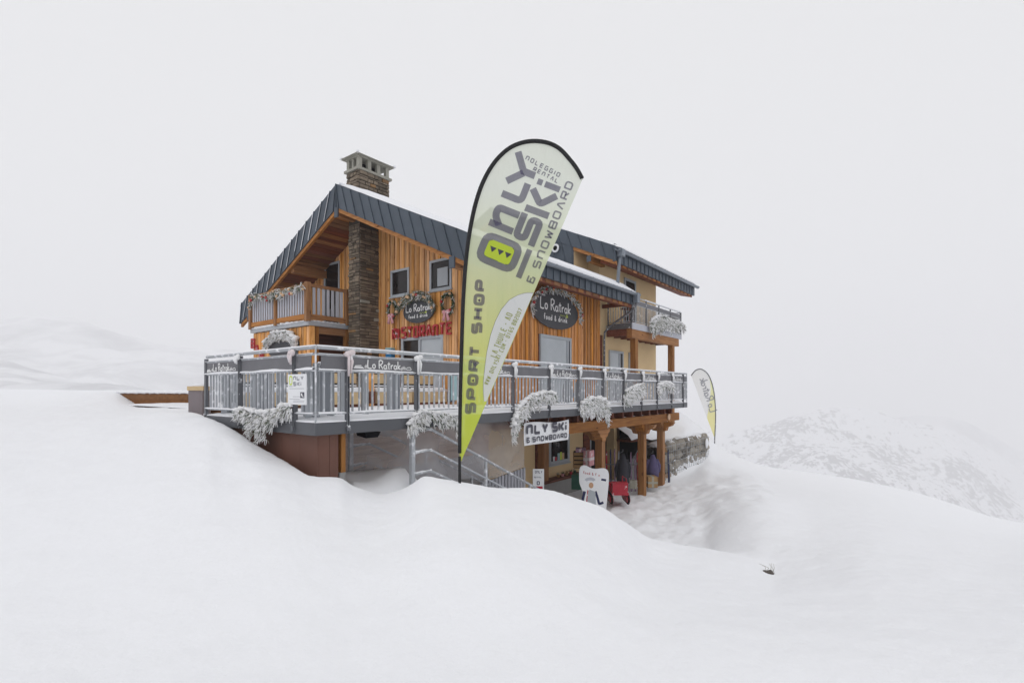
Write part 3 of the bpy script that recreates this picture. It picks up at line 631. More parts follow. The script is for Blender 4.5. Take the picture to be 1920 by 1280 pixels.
# wall cores
q = MB(); PY = [(YW + .02, 0), (YW + .02, roof_z(YW) - TH), (RY, RZ - TH), (YL, roof_z(YL) - TH), (YL, -.4), (YW + .02, -3)]
q.prism([(y, z) for y, z in [(YW + .02, -3.2), (YL, -3.2), (YL, roof_z(YL) - TH + .02), (RY, RZ - TH + .02), (YW + .02, roof_z(YW) - TH + .02)]],
        (Vector((0, 0, 0)), Vector((0, 1, 0)), ZUP, Vector((1, 0, 0))), XG + .03, XE - .01)
timber_core = q.build("wall", redwood, house)
def boards(parent, mat, u0, u1, pitch, zlo, ztop, openings, place, seed):
    """upright boards, cut round the openings; place(u0, u1, z0a, z0b, z1a, z1b, depth, mb) adds one piece"""
    rr = random.Random(seed); u = u0; k = 0
    while u < u1 - 0.02:
        e = min(u + pitch, u1); g = 0.009
        cut = []
        for o in openings:
            if o[0] < e - .01 and o[1] > u + .01: cut.append((o[2], o[3]))
        cut.sort(); z = zlo; segs = []
        for c0, c1 in cut:
            if c0 > z + .03: segs.append((z, c0))
            z = max(z, c1)
        segs.append((z, None))
        d = 0.022 + (0.016 if k % 2 else 0) + rr.uniform(-.002, .002)
        for s0, s1 in segs:
            a0 = ztop(u) if s1 is None else s1; a1 = ztop(e) if s1 is None else s1
            if min(a0, a1) - s0 < .02: continue
            mb = MB(); place(mb, u + g, e - g, s0, a0, a1, d); mb.build("board", mat, parent)
        u = e; k += 1
def place_g(mb, u0, u1, z0, za, zb, d):
    x0, x1 = XG + .03, XG - d
    mb.hexa([(x1, u0, z0), (x1, u1, z0), (x0, u1, z0), (x0, u0, z0)], [(x1, u0, za), (x1, u1, zb), (x0, u1, zb), (x0, u0, za)])
def place_s(mb, u0, u1, z0, za, zb, d):
    y0, y1 = YW + .02, YW - d
    mb.hexa([(u0, y1, z0), (u1, y1, z0), (u1, y0, z0), (u0, y0, z0)], [(u0, y1, za), (u1, y1, zb), (u1, y0, zb), (u0, y0, za)])
ztg = lambda y: roof_z(y) - TH
boards(timber_core, larch, YW - .03, 14.1, 0.118, 0.0, ztg, [W1, W2, DR], place_g, 1)
boards(timber_core, larch, 14.66, YL, 0.118, 2.6, ztg, [DB], place_g, 2)
side = MB(); side.box(XG + .05, XE - .02, YW - .004, YW + .018, 0, roof_z(YW) - .48); side_core = side.build("side_wall", redwood, house)
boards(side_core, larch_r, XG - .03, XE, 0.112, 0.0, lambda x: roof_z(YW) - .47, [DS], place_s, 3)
boxpart("corner_board", redwood, house, XE + .003, XE + .17, YW - .05, YW + .1, 0, 2.55)

def window(parent, kind, o, rec=0.03, fw=0.07, pane=glass_d, split=None, name="window", sill=True, fm=frame_m):
    """kind 'g': on the gable wall; 's': on the side wall plane given in o[4]"""
    mb = MB(); pn = MB(); u0, u1, z0, z1 = o[:4]; pl = o[4] if len(o) > 4 else (XG if kind == 'g' else YW)
    def bx(m, a, b, c, d, p0, p1):
        if kind == 'g': m.box(pl + p0, pl + p1, a, b, c, d)
        else: m.box(a, b, pl + p0, pl + p1, c, d)
    p0, p1 = (-.045 if kind == 'g' else -.06), rec + .025; q0, q1 = (.0, .02) if kind == 'g' else (-.03, -.008)
    bx(mb, u0, u0 + fw, z0, z1, p0, p1); bx(mb, u1 - fw, u1, z0, z1, p0, p1)
    bx(mb, u0 + fw, u1 - fw, z1 - fw, z1, p0, p1); bx(mb, u0 + fw, u1 - fw, z0, z0 + fw * .9, p0, p1)
    if split: bx(mb, u0 + (u1 - u0) * split - fw / 2, u0 + (u1 - u0) * split + fw / 2, z0 + fw, z1 - fw, p0 + .004, p1 - .003)
    if sill: bx(mb, u0 - .04, u1 + .04, z0 - .045, z0 - .004, -.085, .02)
    wn = mb.build(name, fm, parent)
    if split:
        for a, b, mt in ((u0 + fw, u0 + (u1 - u0) * split - fw / 2, pane[0]), (u0 + (u1 - u0) * split + fw / 2, u1 - fw, pane[1])):
            m2 = MB(); bx(m2, a, b, z0 + fw * .9, z1 - fw, q0, q1); m2.build("pane", mt, wn)
    else:
        bx(pn, u0 + fw, u1 - fw, z0 + fw * .9, z1 - fw, q0, q1); pn.build("pane", pane, wn)
    return wn
window(house, 'g', W1); w2 = window(house, 'g', W2)
window(house, 'g', DR, split=.55, pane=(glass_l, glass_d), name="door", sill=False, fw=.09)
window(house, 'g', DB, name="door", sill=False)
ds = window(house, 's', DS, name="door", sill=False, fw=.10, pane=(glass_l, glass_d), split=.88)
# pale flat shape just in front of the upper right window pane
q = MB(); q.box(XG - .012, XG - .004, W2[0] + .18, W2[0] + .62, W2[2] + .12, W2[2] + .66); q.build("pale_shape", frame_m, w2)

# cream rear wing
cw = MB()
cw.prism([(YW, -3.2), (15.9, -3.2), (15.9, uroof_z(15.9) - .48), (URY, uroof_z(URY) - .48), (YW, uroof_z(YW) - .48)],
         (Vector((0, 0, 0)), Vector((0, 1, 0)), ZUP, Vector((1, 0, 0))), XE, XR)
creamw = cw.build("rear_wall", cream, house)
for (pl, pr, pt) in ((1141, 1167, 655), (1178, 1194, 660)):
    a = onY(pl, pt, YW); b = onY(pr, pt, YW)
    window(house, 's', [a.x, b.x, 0.0, a.z - .02, YW], name="door", sill=False, fw=.09, pane=(glass_l, glass_d), split=.72, rec=.0)
window(house, 's', [19.6, 20.7, 3.1, 5.1, YW], name="door", sill=False, fw=.1, pane=glass_d, rec=.0)
# timber part of the lower storey is rendered cream: under the terrace
LW = MB(); LW.box(XG + .0, 16.15, 9.28, YW + .01, -3.2, -.12); lw = LW.build("cellar_wall", cream, house)
# metal cladding of the rear gable above the front roof, flush with its roof edge
yv = 9.9; ye_ = 13.85
def cl_top(y): return uroof_z(y) - .50
q = MB()
q.prism([(yv, roof_z(yv) - .3), (ye_, roof_z(ye_) - .3), (ye_, cl_top(ye_)), (yv, cl_top(yv))], (Vector((0, 0, 0)), Vector((0, 1, 0)), ZUP, Vector((1, 0, 0))), UX + .02, UX + .06)
clad = q.build("gable_cladding", roofmetal, house)
y = yv + .05
while y < ye_ - .5:
    q = MB(); q.prism([(y - .3, roof_z(y - .3) - .2), (y - .282, roof_z(y - .3) - .2), (y + .018, cl_top(y)), (y, cl_top(y))] if y > yv + .3 else [(y, roof_z(y) - .2), (y + .018, roof_z(y) - .2), (y + .018, cl_top(y)), (y, cl_top(y))],
                      (Vector((0, 0, 0)), Vector((0, 1, 0)), ZUP, Vector((1, 0, 0))), UX - .012, UX + .019)
    q.build("seam", roofmetal, clad); y += .47
boxpart("return_wall", cream, house, UX + .061, XE - .002, yv, yv + .1, roof_z(yv) - .4, cl_top(yv) - .03)
vp = onX(1043, 466, UX)
q = MB(); pts = [(vp.x - .06, vp.y + .125 * math.cos(t / 16 * 6.2832), vp.z + .125 * math.sin(t / 16 * 6.2832)) for t in range(17)]
q.tube(pts, .042, 6); vent = q.build("vent", white_p, house, True)
q = MB(); q.tube([(vp.x - .1, vp.y, vp.z), (vp.x, vp.y, vp.z)], .075, 12); q.build("vent_hole", black, vent)

# ------------------------------------------------------------------ roofs
def slab(x0, x1, ya, yb, zf, top, bot, mat, name):
    q = MB(); q.prism([(ya, zf(ya) - bot), (yb, zf(yb) - bot), (yb, zf(yb) - top), (ya, zf(ya) - top)], (Vector((0, 0, 0)), Vector((0, 1, 0)), ZUP, Vector((1, 0, 0))), x0, x1)
    return q.build(name, mat, house)
LEY = 20.97
roof = slab(RX + .05, EX, EY + .03, RY, roof_z, .0, .45, roofmetal, "roof")
slab(RX + .05, EX, RY, LEY, roof_z, .0, .45, roofmetal, "roof")
slab(UX + .05, UEX - .03, UEY + .03, URY, uroof_z, .0, .45, roofmetal, "upper_roof")
slab(UX + .05, UEX - .03, URY, 16.3, uroof_z, .0, .45, roofmetal, "upper_roof")
def soffit(x0, x1, ya, yb, zf, drop, step, mat, name, parent, seed):
    """boards under the overhang, each running from the wall to the edge"""
    q = MB(); q.prism([(ya, zf(ya) - drop + .02), (yb, zf(yb) - drop + .02), (yb, zf(yb) - drop + .05), (ya, zf(ya) - drop + .05)], (Vector((0, 0, 0)), Vector((0, 1, 0)), ZUP, Vector((1, 0, 0))), x0, x1)
    core = q.build(name, redwood, parent); y = ya; rr = random.Random(seed)
    while y < yb - .02:
        e = min(y + step, yb); q = MB(); j = rr.uniform(0, .012)
        q.prism([(y + .006, zf(y + .006) - drop - j), (e - .006, zf(e - .006) - drop - j), (e - .006, zf(e - .006) - drop + .018), (y + .006, zf(y + .006) - drop + .018)],
                (Vector((0, 0, 0)), Vector((0, 1, 0)), ZUP, Vector((1, 0, 0))), x0 + .01, x1)
        q.build("board", redwood if rr.random() < .3 else mat, core); y = e
soffit(RX + .10, XG + .02, EY + .1, RY, roof_z, TH - .03, .17, soffit_m, "soffit", house, 4)
soffit(RX + .10, XG + .02, RY, LEY - .1, roof_z, TH - .03, .17, soffit_m, "soffit", house, 5)
soffit(UX + .10, XE + .02, YW + .021, URY, uroof_z, .62, .17, soffit_m, "soffit", house, 6)
# eave soffits: boards under the sloping overhang, square to the wall
def eave_soffit(x0, x1, y0, y1, zf, drop, name, seed):
    def pr(xa, xb, d0, d1): q = MB(); q.prism([(y0, zf(y0) - d0), (y1, zf(y1) - d0), (y1, zf(y1) - d1), (y0, zf(y0) - d1)], (Vector((0, 0, 0)), Vector((0, 1, 0)), ZUP, Vector((1, 0, 0))), xa, xb); return q
    core = pr(x0, x1, drop - .02, drop - .06).build(name, redwood, house); x = x0; rr = random.Random(seed)
    while x < x1 - .02:
        e = min(x + .34, x1); j = rr.uniform(0, .02)
        pr(x + .015, e - .015, drop + j, drop - .018).build("board", soffit_m, core); x = e
for x0_, x1_, ye_, zf_, dr_ in ((RX + .12, EX - .08, EY, roof_z, .44), (UX + .12, UEX - .12, UEY, uroof_z, .48)):
    q = MB(); q.prism([(ye_ + .09, zf_(ye_) - dr_ - .15), (ye_ + .62, zf_(ye_) - dr_ - .02), (ye_ + .62, zf_(ye_) - dr_ + .20), (ye_ + .09, zf_(ye_) - dr_ + .04)], (Vector((0, 0, 0)), Vector((0, 1, 0)), ZUP, Vector((1, 0, 0))), x0_, x1_)
    eb = q.build("eave_board", redwood, house); x = x0_ + .2
    while x < x1_ - .3:
        boxpart("block", soffit_m, eb, x, x + .3, ye_ + .075, ye_ + .0895, zf_(ye_) - dr_ - .14, zf_(ye_) - dr_ - .03); x += .46
eave_soffit(RX + .1, EX - .06, EY + .06, YW + .02, roof_z, .46, "eave_soffit", 7)
eave_soffit(UX + .1, UEX - .1, UEY + .06, YW + .02, uroof_z, .50, "eave_soffit", 8)
eave_soffit(XR + .02, UEX - .1, YW + .021, URY, uroof_z, .50, "end_soffit", 9)
def rake(xp, ya, yb, zf, h, name, pw, sgn):
    """standing-seam sheets on the sloping roof edge that faces -X; seams stand square to the slope"""
    q = MB(); q.prism([(ya, zf(ya) - h), (yb, zf(yb) - h), (yb, zf(yb)), (ya, zf(ya))], (Vector((0, 0, 0)), Vector((0, 1, 0)), ZUP, Vector((1, 0, 0))), xp + .012, xp + .06)
    core = q.build(name, roofmetal, house)
    lean = h * .42 * sgn; n = max(1, round((yb - ya) / pw)); pw = (yb - ya) / n; rr = random.Random(int(ya * 100))
    for i in range(-1, n + 2):
        y0, y1 = ya + i * pw, ya + (i + 1) * pw
        def cl(v): return max(ya, min(yb, v))
        t0, t1, b0, b1 = cl(y0 - lean / 2), cl(y1 - lean / 2), cl(y0 + lean / 2), cl(y1 + lean / 2)
        if t1 - t0 < .01 and b1 - b0 < .01: continue
        d = rr.uniform(.0, .006)
        def P(y, top): return (y, zf(y) + (.005 if top else -h))
        q = MB(); x = xp - d
        g = .005
        q.hexa([(xp + .012, b0 + g, P(b0, 0)[1]), (xp + .012, max(b0 + g, b1 - g), P(b1, 0)[1]), (xp + .012, max(t0 + g, t1 - g), P(t1, 1)[1]), (xp + .012, t0 + g, P(t0, 1)[1])],
               [(x, b0 + g, P(b0, 0)[1]), (x, max(b0 + g, b1 - g), P(b1, 0)[1]), (x, max(t0 + g, t1 - g), P(t1, 1)[1]), (x, t0 + g, P(t0, 1)[1])])
        q.hexa([(x, b0, P(b0, 0)[1]), (x, b0 + .018, P(b0, 0)[1]), (x, t0 + .018, P(t0, 1)[1]), (x, t0, P(t0, 1)[1])],
               [(x - .028, b0, P(b0, 0)[1]), (x - .028, b0 + .018, P(b0, 0)[1]), (x - .028, t0 + .018, P(t0, 1)[1]), (x - .028, t0, P(t0, 1)[1])])
        q.build("sheet", roofmetal, core)
        if sgn > 0 and t0 > ya + .05:      # thin snow caught on the upper side of each seam
            q = MB(); w_ = rr.uniform(.028, .045); e = rr.choice((1, 1, 1, .75))
            bb = t0 + (b0 - t0) * e; zb = zf(t0) + (P(b0, 0)[1] - zf(t0)) * e
            q.hexa([(x - .004, bb + .019, zb), (x - .004, bb + .019 + w_, zb), (x - .004, t0 + .019 + w_, zf(t0)), (x - .004, t0 + .019, zf(t0))],
                   [(x - .03, bb + .019, zb), (x - .022, bb + .019 + w_, zb), (x - .022, t0 + .019 + w_, zf(t0)), (x - .03, t0 + .019, zf(t0))])
            q.build("seam_snow", snow_s, core)
    q = MB(); q.prism([(ya, zf(ya) - h - .13), (yb, zf(yb) - h - .13), (yb, zf(yb) - h - .004), (ya, zf(ya) - h - .004)], (Vector((0, 0, 0)), Vector((0, 1, 0)), ZUP, Vector((1, 0, 0))), xp + .03, xp + .12)
    q.build("rake_board", beam_y, house)
rake(RX, EY - .02, RY, roof_z, .74, "rake_fascia", .46, -1)
rake(RX, RY + .001, LEY, roof_z, .74, "rake_fascia", .46, 1)
rake(UX, UEY - .02, URY, uroof_z, .52, "upper_rake_fascia", .47, -1)
rake(UX, URY + .001, 16.3, uroof_z, .52, "upper_rake_fascia", .6, 1)
def eave(x0, x1, ye, zt, h, name, pw, seed):
    q = MB(); q.box(x0, x1, ye + .03, ye + .08, zt - .1 - h, zt - .02); core = q.build(name, roofmetal, house)
    n = round((x1 - x0) / pw); pw = (x1 - x0) / n; rr = random.Random(seed)
    for i in range(n):
        a = x0 + i * pw; q = MB(); d = rr.uniform(0, .006)
        q.box(a + .004, a + pw - .004, ye + .012 - d, ye + .03, zt - .1 - h, zt - .05)
        q.box(a - .01, a + .012, ye - .02 - d, ye + .011 - d, zt - .1 - h, zt - .05)
        q.build("sheet", roofmetal, core)
    q = MB(); sec = []
    for k in range(9):
        t = math.pi + math.pi * k / 8; sec.append((.085 * math.cos(t), .085 * math.sin(t)))
    sec += [(.075 * math.cos(math.pi + math.pi * k / 8), .075 * math.sin(math.pi + math.pi * k / 8)) for k in reversed(range(9))]
    q.prism(sec, (Vector((0, ye - .11, zt - .02)), Vector((0, 1, 0)), ZUP, Vector((1, 0, 0))), x0 - .05, x1 + .12)
    q.build("gutter", gutter_m, house)
    q = MB(); nn = int((x1 - x0) / .7)
    for i in range(nn + 1):
        x = x0 + (x1 - x0) * i / nn; q.box(x - .012, x + .012, ye - .02, ye + .03, zt - .03, zt - .005); q.box(x - .012, x + .012, ye - .21, ye - .0, zt - .02, zt - .008)
    q.build("gutter_bracket", gutter_m, house)
EZ = roof_z(EY)
eave(RX, EX, EY, EZ - .07, .30, "eave_fascia", .36, 11)
eave(UX, UEX, UEY, UEZ - .10, .34, "upper_eave_fascia", .36, 12)
# end caps of the eaves that face +X and the metal-clad beam ends
q = MB(); q.prism([(EY + .02, roof_z(EY) - .44), (RY, RZ - .46), (RY, RZ), (EY + .02, roof_z(EY) - .02)], (Vector((0, 0, 0)), Vector((0, 1, 0)), ZUP, Vector((1, 0, 0))), EX + .001, EX + .04); q.build("eave_end", roofmetal, house)
q = MB(); q.prism([(UEY + .02, UEZ - .46), (URY, uroof_z(URY) - .46), (URY, uroof_z(URY)), (UEY + .02, UEZ - .02)], (Vector((0, 0, 0)), Vector((0, 1, 0)), ZUP, Vector((1, 0, 0))), UEX + .001, UEX + .04); q.build("eave_end", roofmetal, house)
for yy in (RY - .09, 9.19, 20.2):
    zz = roof_z(yy) - .74
    boxpart("beam_end", roofmetal, house, RX - .012, RX + .03, yy, yy + .19, zz - .27, zz + .03)
    boxpart("purlin", beam_x, house, RX + .031, XG + .02, yy + .015, yy + .175, zz - .25, zz + .0)
boxpart("purlin", beam_x, house, RX + .14, XG + .02, 17.2, 17.4, roof_z(17.3) - .74 - .24, roof_z(17.3) - .70)
zz = UEZ - .72
boxpart("beam_end", roofmetal, house, UX - .012, UX + .03, UEY + .95, UEY + 1.12, uroof_z(UEY + 1) - .66 - .2, uroof_z(UEY + 1) - .64)
boxpart("purlin", beam_x, house, UX + .031, XE, UEY + .96, UEY + 1.11, uroof_z(UEY + 1) - .66 - .2, uroof_z(UEY + 1) - .64)
# eave-end beam of the front roof, dark underside at the recess
boxpart("eave_beam", redwood, house, XE + .18, EX - .05, EY + .35, YW - .02, EZ - .50, EZ - .36)
# snow on the roofs
def roofsnow(x0, x1, ya, yb, zf, th, name, seed, dx=.22, hole=None):
    V = []; F = []; nx = int((x1 - x0) / dx) + 1; ny = int((yb - ya) / .3) + 1
    for i in range(nx + 1):
        for k in range(ny + 1):
            x = x0 + (x1 - x0) * i / nx; y = ya + (yb - ya) * k / ny
            e = min(i, nx - i) / 1.5; e2 = k / 1.2; f = smooth(min(1, e)) * (.35 + .65 * smooth(min(1, e2)))
            h = th * f * (1 + .25 * noise.noise(Vector((x * .8, y * .8, seed)))) + .015 * noise.noise(Vector((x * 3, y * 3, seed)))
            V.append((x, y + (.03 * noise.noise(Vector((x * 2.3, seed, 0))) if k == 0 else 0), zf(y) + .008 + max(.0, h)))
    m = ny + 1
    for i in range(nx):
        for k in range(ny): F.append((i * m + k, (i + 1) * m + k, (i + 1) * m + k + 1, i * m + k + 1))
    o = len(V)
    for i in range(nx + 1): x, y, z = V[i * m]; V.append((x, y, zf(y) + .002))
    for i in range(nx): F.append((o + i, o + i + 1, (i + 1) * m, i * m))
    me = bpy.data.meshes.new(name); me.from_pydata(V, [], F); me.materials.append(snow_s)
    me.polygons.foreach_set("use_smooth", [True] * len(me.polygons)); me.update()
    return tag(link(name, me, house), kind="stuff")
roofsnow(RX + .12, EX - .02, EY - .06, RY, roof_z, .15, "roof_snow", 1)
roofsnow(RX + .02, EX - .02, RY, LEY, roof_z, .16, "roof_snow", 2)
roofsnow(UX + .3, UEX - .02, UEY - .1, URY, uroof_z, .12, "roof_snow", 3)
q = MB()                                                      # snow guard bars along the upper eave
for i in range(22):
    x = 17.2 + i * .34; q.box(x, x + .05, UEY + .22, UEY + .25, UEZ + .08, UEZ + .2)
q.build("snow_guard", steel_d, house)
q = MB(); q.tube([(UX + .4, UEY + .235, UEZ + .2), (UEX - .1, UEY + .235, UEZ + .2)], .014, 6); q.build("snow_guard_bar", steel_d, house)
q = MB(); q.tube([(RX + .1, RY - .02, RZ + .05), (12.5, RY - .02, RZ + .05)], .04, 6); q.build("ridge_snow", snow_s, house)
# downpipes
q = MB(); q.tube([(EX - .1, EY - .11, EZ - .08), (EX - .1, EY - .1, EZ - .5), (EX - .1, EY + .05, EZ - .68), (XE + .25, YW - .32, EZ - 1.20), (XE + .21, YW - .12, EZ - 1.42), (XE + .21, YW - .10, EZ - 1.7), (XE + .21, YW - .1, 0)], .042, 10)
q.build("downpipe", steel_d, house, True)
boxpart("rain_head", gutter_m, house, EX - .2, EX + .02, EY - .2, EY - .02, EZ - .42, EZ - .06)
p1 = onY(1161, 470, UEY)
q = MB(); q.tube([(UX + .25, UEY - .11, UEZ - .1), (UX + .25, UEY - .05, UEZ - .5), (UX + .25, UEY + .05, UEZ - 1.75)], .06, 10); q.build("downpipe", gutter_m, house, True)
boxpart("rain_head", gutter_m, house, UX + .13, UX + .37, UEY - .22, UEY - .02, UEZ - .36, UEZ - .1)

# ------------------------------------------------------------------ stone pillar and chimney
def stones(parent, fr, wd, h, rows, mat, seed, lo=.16, hi=.42, proj=.045, gap=.012, skip=0.0, mats=None, taper=0.0):
    rr = random.Random(seed); z = 0
    o, u, v, wv = fr
    while z < h - .02:
        rh = min(h - z, rows * rr.uniform(.7, 1.45)); x = 0
        while x < wd - .02:
            L = min(wd - x, rr.uniform(lo, hi))
            if wd - x - L < lo * .5: L = wd - x
            if rr.random() > skip:
                q = MB(); d = rr.uniform(.008, proj); c = []
                a0, a1, b0, b1 = x + gap * rr.random(), x + L - gap * rr.random(), z + gap * rr.random(), z + rh - gap * rr.random()
                ins = min(L, rh) * .16
                bb = [(a0, b0 + rr.uniform(0, .012)), (a1, b0 + rr.uniform(0, .012)), (a1, b1 - rr.uniform(0, .012)), (a0, b1 - rr.uniform(0, .012))]
                tt = [(a0 + ins * rr.random(), b0 + ins * rr.random()), (a1 - ins * rr.random(), b0 + ins * rr.random()), (a1 - ins * rr.random(), b1 - ins * rr.random()), (a0 + ins * rr.random(), b1 - ins * rr.random())]
                q.hexa([o + u * s + v * t - wv * .03 for s, t in bb], [o + u * s + v * t + wv * (d + rr.uniform(-.008, .008)) for s, t in tt])
                mt = mat if not mats or rr.random() > .06 else rr.choice(mats)
                q.build("stone", mt, parent)
            x += L
        z += rh
PX0, PX1, PY0, PY1 = 10.08, XG - .0, 14.09, 14.68
ptop = roof_z(14.4) - TH
q = MB(); q.box(PX0, PX1, PY0, PY1, -.1, roof_z(PY1) - TH - .03); pillar = q.build("stone_pillar", mortar, house)
stones(pillar, frame_negX((PX0, PY1, 0)), PY1 - PY0, 5.85, .088, stone, 21, .16, .42, mats=(stone_o, capstone))
stones(pillar, frame_negY((PX0, PY0, 0)), PX1 - PX0, 5.75, .088, stone, 22, .16, .44, mats=(stone_o, capstone))
# chimney on the right slope just behind the gable
CX0, CX1, CY0, CY1 = 10.28, 11.64, 14.45, 15.17
cz0 = roof_z(CY1) - .1; czt = 7.78
q = MB(); q.hexa([(CX0, CY0, cz0), (CX1, CY0, cz0), (CX1, CY1, cz0), (CX0, CY1, cz0)], [(CX0 + .08, CY0 + .06, czt), (CX1 - .12, CY0 + .06, czt), (CX1 - .12, CY1 - .06, czt), (CX0 + .08, CY1 - .06, czt)])
chimney = q.build("chimney", mortar, house)
stones(chimney, frame_negX((CX0 + .04, CY1 - .03, cz0)), CY1 - CY0 - .06, czt - cz0, .10, stone, 31, .12, .32, .05, mats=(stone_o, capstone))
stones(chimney, frame_negY((CX0 + .06, CY0 + .03, cz0)), CX1 - CX0 - .14, czt - cz0, .10, stone, 32, .14, .38, .05, mats=(stone_o, stone_o, capstone))
boxpart("ledge", capstone, chimney, CX0 - .04, CX1 - .0, CY0 - .04, CY1 + .04, czt, czt + .08)
hz = .34
for i in range(4):
    x = CX0 + .03 + i * (CX1 - CX0 - .24) / 3
    boxpart("pier", capstone, chimney, x, x + .13, CY0 + .02, CY0 + .15, czt + .081, czt + .08 + hz)
    boxpart("pier", capstone, chimney, x, x + .13, CY1 - .15, CY1 - .02, czt + .081, czt + .08 + hz)
boxpart("pier", capstone, chimney, CX0 + .03, CX0 + .14, (CY0 + CY1) / 2 - .05, (CY0 + CY1) / 2 + .05, czt + .081, czt + .08 + hz)
boxpart("flue", black, chimney, CX0 + .35, CX1 - .45, CY0 + .24, CY1 - .22, czt + .081, czt + .34)
t0 = czt + .08 + hz
q = MB(); q.box(CX0 - .02, CX1 - .01, CY0 - .02, CY1 + .02, t0 + .001, t0 + .05)
q.hexa([(CX0 - .14, CY0 - .14, t0 + .051), (CX1 + .09, CY0 - .14, t0 + .051), (CX1 + .09, CY1 + .14, t0 + .051), (CX0 - .14, CY1 + .14, t0 + .051)], [(CX0 + .15, CY0 + .15, t0 + .15), (CX1 - .2, CY0 + .15, t0 + .15), (CX1 - .2, CY1 - .15, t0 + .15), (CX0 + .15, CY1 - .15, t0 + .15)])
q.build("cap", capstone, chimney)
q = MB()
for cx, cy in ((CX0 - .1, CY0 - .1), (CX1 + .05, CY0 - .1), (CX0 - .1, CY1 + .1), ((CX0 + .2), CY0 + .25)): q.blob((cx, cy, t0 + .09), (.06, .06, .05), 7, 4, rnd=.3)
q.build("cap_snow", snow_s, chimney)
# ------------------------------------------------------------------ entrance block and timber balcony at the left
BX, BY0, BY1 = 8.7, 14.85, 18.6
zb0 = 2.62
q = MB(); q.box(BX + .12, XG + .02, BY0 + 1.0, BY1 - .06, -.3, 2.46); entry = q.build("entrance_block", redwood, house)
y = BY0 + .08; k = 0
while y < BY1 - .05:
    e = min(y + .148, BY1 - .03); q = MB(); d = .02 + (.016 if k % 2 else 0)
    q.box(BX + .12 - d, BX + .119, y + .006, e - .006, 0, 2.46); q.build("board", larch, entry); y = e; k += 1
boxpart("corner_post", larch, house, BX + .10, BX + .26, BY0 + .02, BY0 + .07, 0, 2.47)
boxpart("door_post", beam, house, BX + .30, BX + .42, BY0 + .05, BY0 + .2, 0, 2.47)
boxpart("door_post", beam, house, XG - .75, XG - .50, BY0 + .02, BY0 + .2, 0, 2.47)
boxpart("door_head", beam_x, house, BX + .421, XG - .751, BY0 + .05, BY0 + .18, 2.25, 2.47)
boxpart("inner_door", redwood, house, BX + .5, XG - .3, BY0 + .9, BY0 + .95, 0, 2.1)
q = MB(); q.box(BX + .02, XG, BY0 - .02, BY1 + .03, 2.48, zb0); slab_o = q.build("balcony_slab", galv, house)
q = MB()
for k in range(26): q.blob((BX + .03 + .01 * math.sin(k * 3), BY0 + .1 + k * .14, zb0 + .005), (.06, .11, R_.uniform(.015, .04)), 7, 4, rnd=.3)
for k in range(10): q.blob((BX + .1 + k * .15, BY0 + .02, zb0 + .005), (.11, .05, R_.uniform(.015, .035)), 7, 4, rnd=.3)
tag(q.build("slab_snow", snow_s, house, True), kind="stuff")
bal = q = MB(); q.box(BX - .02, BX + .05, BY0, BY1, 3.68, 3.79); rail = q.build("balcony_rail", beam_y, house)
boxpart("rail", beam_x, rail, BX + .051, XG - .75, BY0 - .03, BY0 + .04, 3.68, 3.78)
boxpart("rail", beam_y, rail, BX - .03, BX + .05, BY0 + .02, BY1, 2.68, 2.83)
boxpart("rail", beam_x, rail, BX + .051, XG - .75, BY0 - .04, BY0 + .04, 2.68, 2.82)
for yy in (BY0 - .05, onX(520, 570, BX).y, BY1 - .13):
    boxpart("post", beam, rail, BX - .06, BX + .085, yy, yy + .15, 2.60, 3.82)
boxpart("post", beam, rail, XG - .80, XG - .66, BY0 - .06, BY0 + .08, 2.60, 3.80)
me = MB(); me.box(-.013, .013, -.045, .045, 2.835, 3.675); me = me.mesh("baluster", slatgrey)
yy = BY0 + .2
while yy < BY1 - .2: link("baluster", me, rail, (BX + .01, yy, 0)); yy += .158
xx = BX + .22
while xx < XG - .9: link("baluster", me, rail, (xx, BY0 + .0, 0), (0, 0, math.pi / 2)); xx += .165

# ------------------------------------------------------------------ terrace
TX0, TX1, TY0, TY1 = 3.87, 18.5, 6.4, 9.95
terrace = thing("timber_terrace", "raised terrace with grey metal edge on timber posts, snow on its floor", "terrace", (TX0, TY0, 0))
q = MB(); q.box(TX0 + .03, TX1 - .03, TY0 + .03, YW - .06, -.14, -.02); q.box(TX0 + .03, XG - .03, YW - .059, TY1, -.14, -.02); q.box(5.2, XG - .03, TY1 + .001, BY1, -.14, -.03)
q.build("floor", fence_w, terrace)
def edge(x0, x1, y0, y1, name="edge_sheet"): return boxpart(name, fascia_m, terrace, x0, x1, y0, y1, -.172, .0)
xs_ = [TX0, 5.35, 7.1, 8.9, 10.7, 12.5, 14.3, 16.1, TX1]
for a_, b_ in zip(xs_, xs_[1:]): edge(a_ + (.0 if a_ > TX0 else .021), b_ - .004, TY0 - .02, TY0 + .025)
for a_, b_ in ((TY0, 8.1), (8.1, TY1)): edge(TX0 - .02, TX0 + .02, a_ - .02 if a_ == TY0 else a_, b_ - .004)
edge(TX1 - .02, TX1 + .02, TY0 + .03, YW - .1)
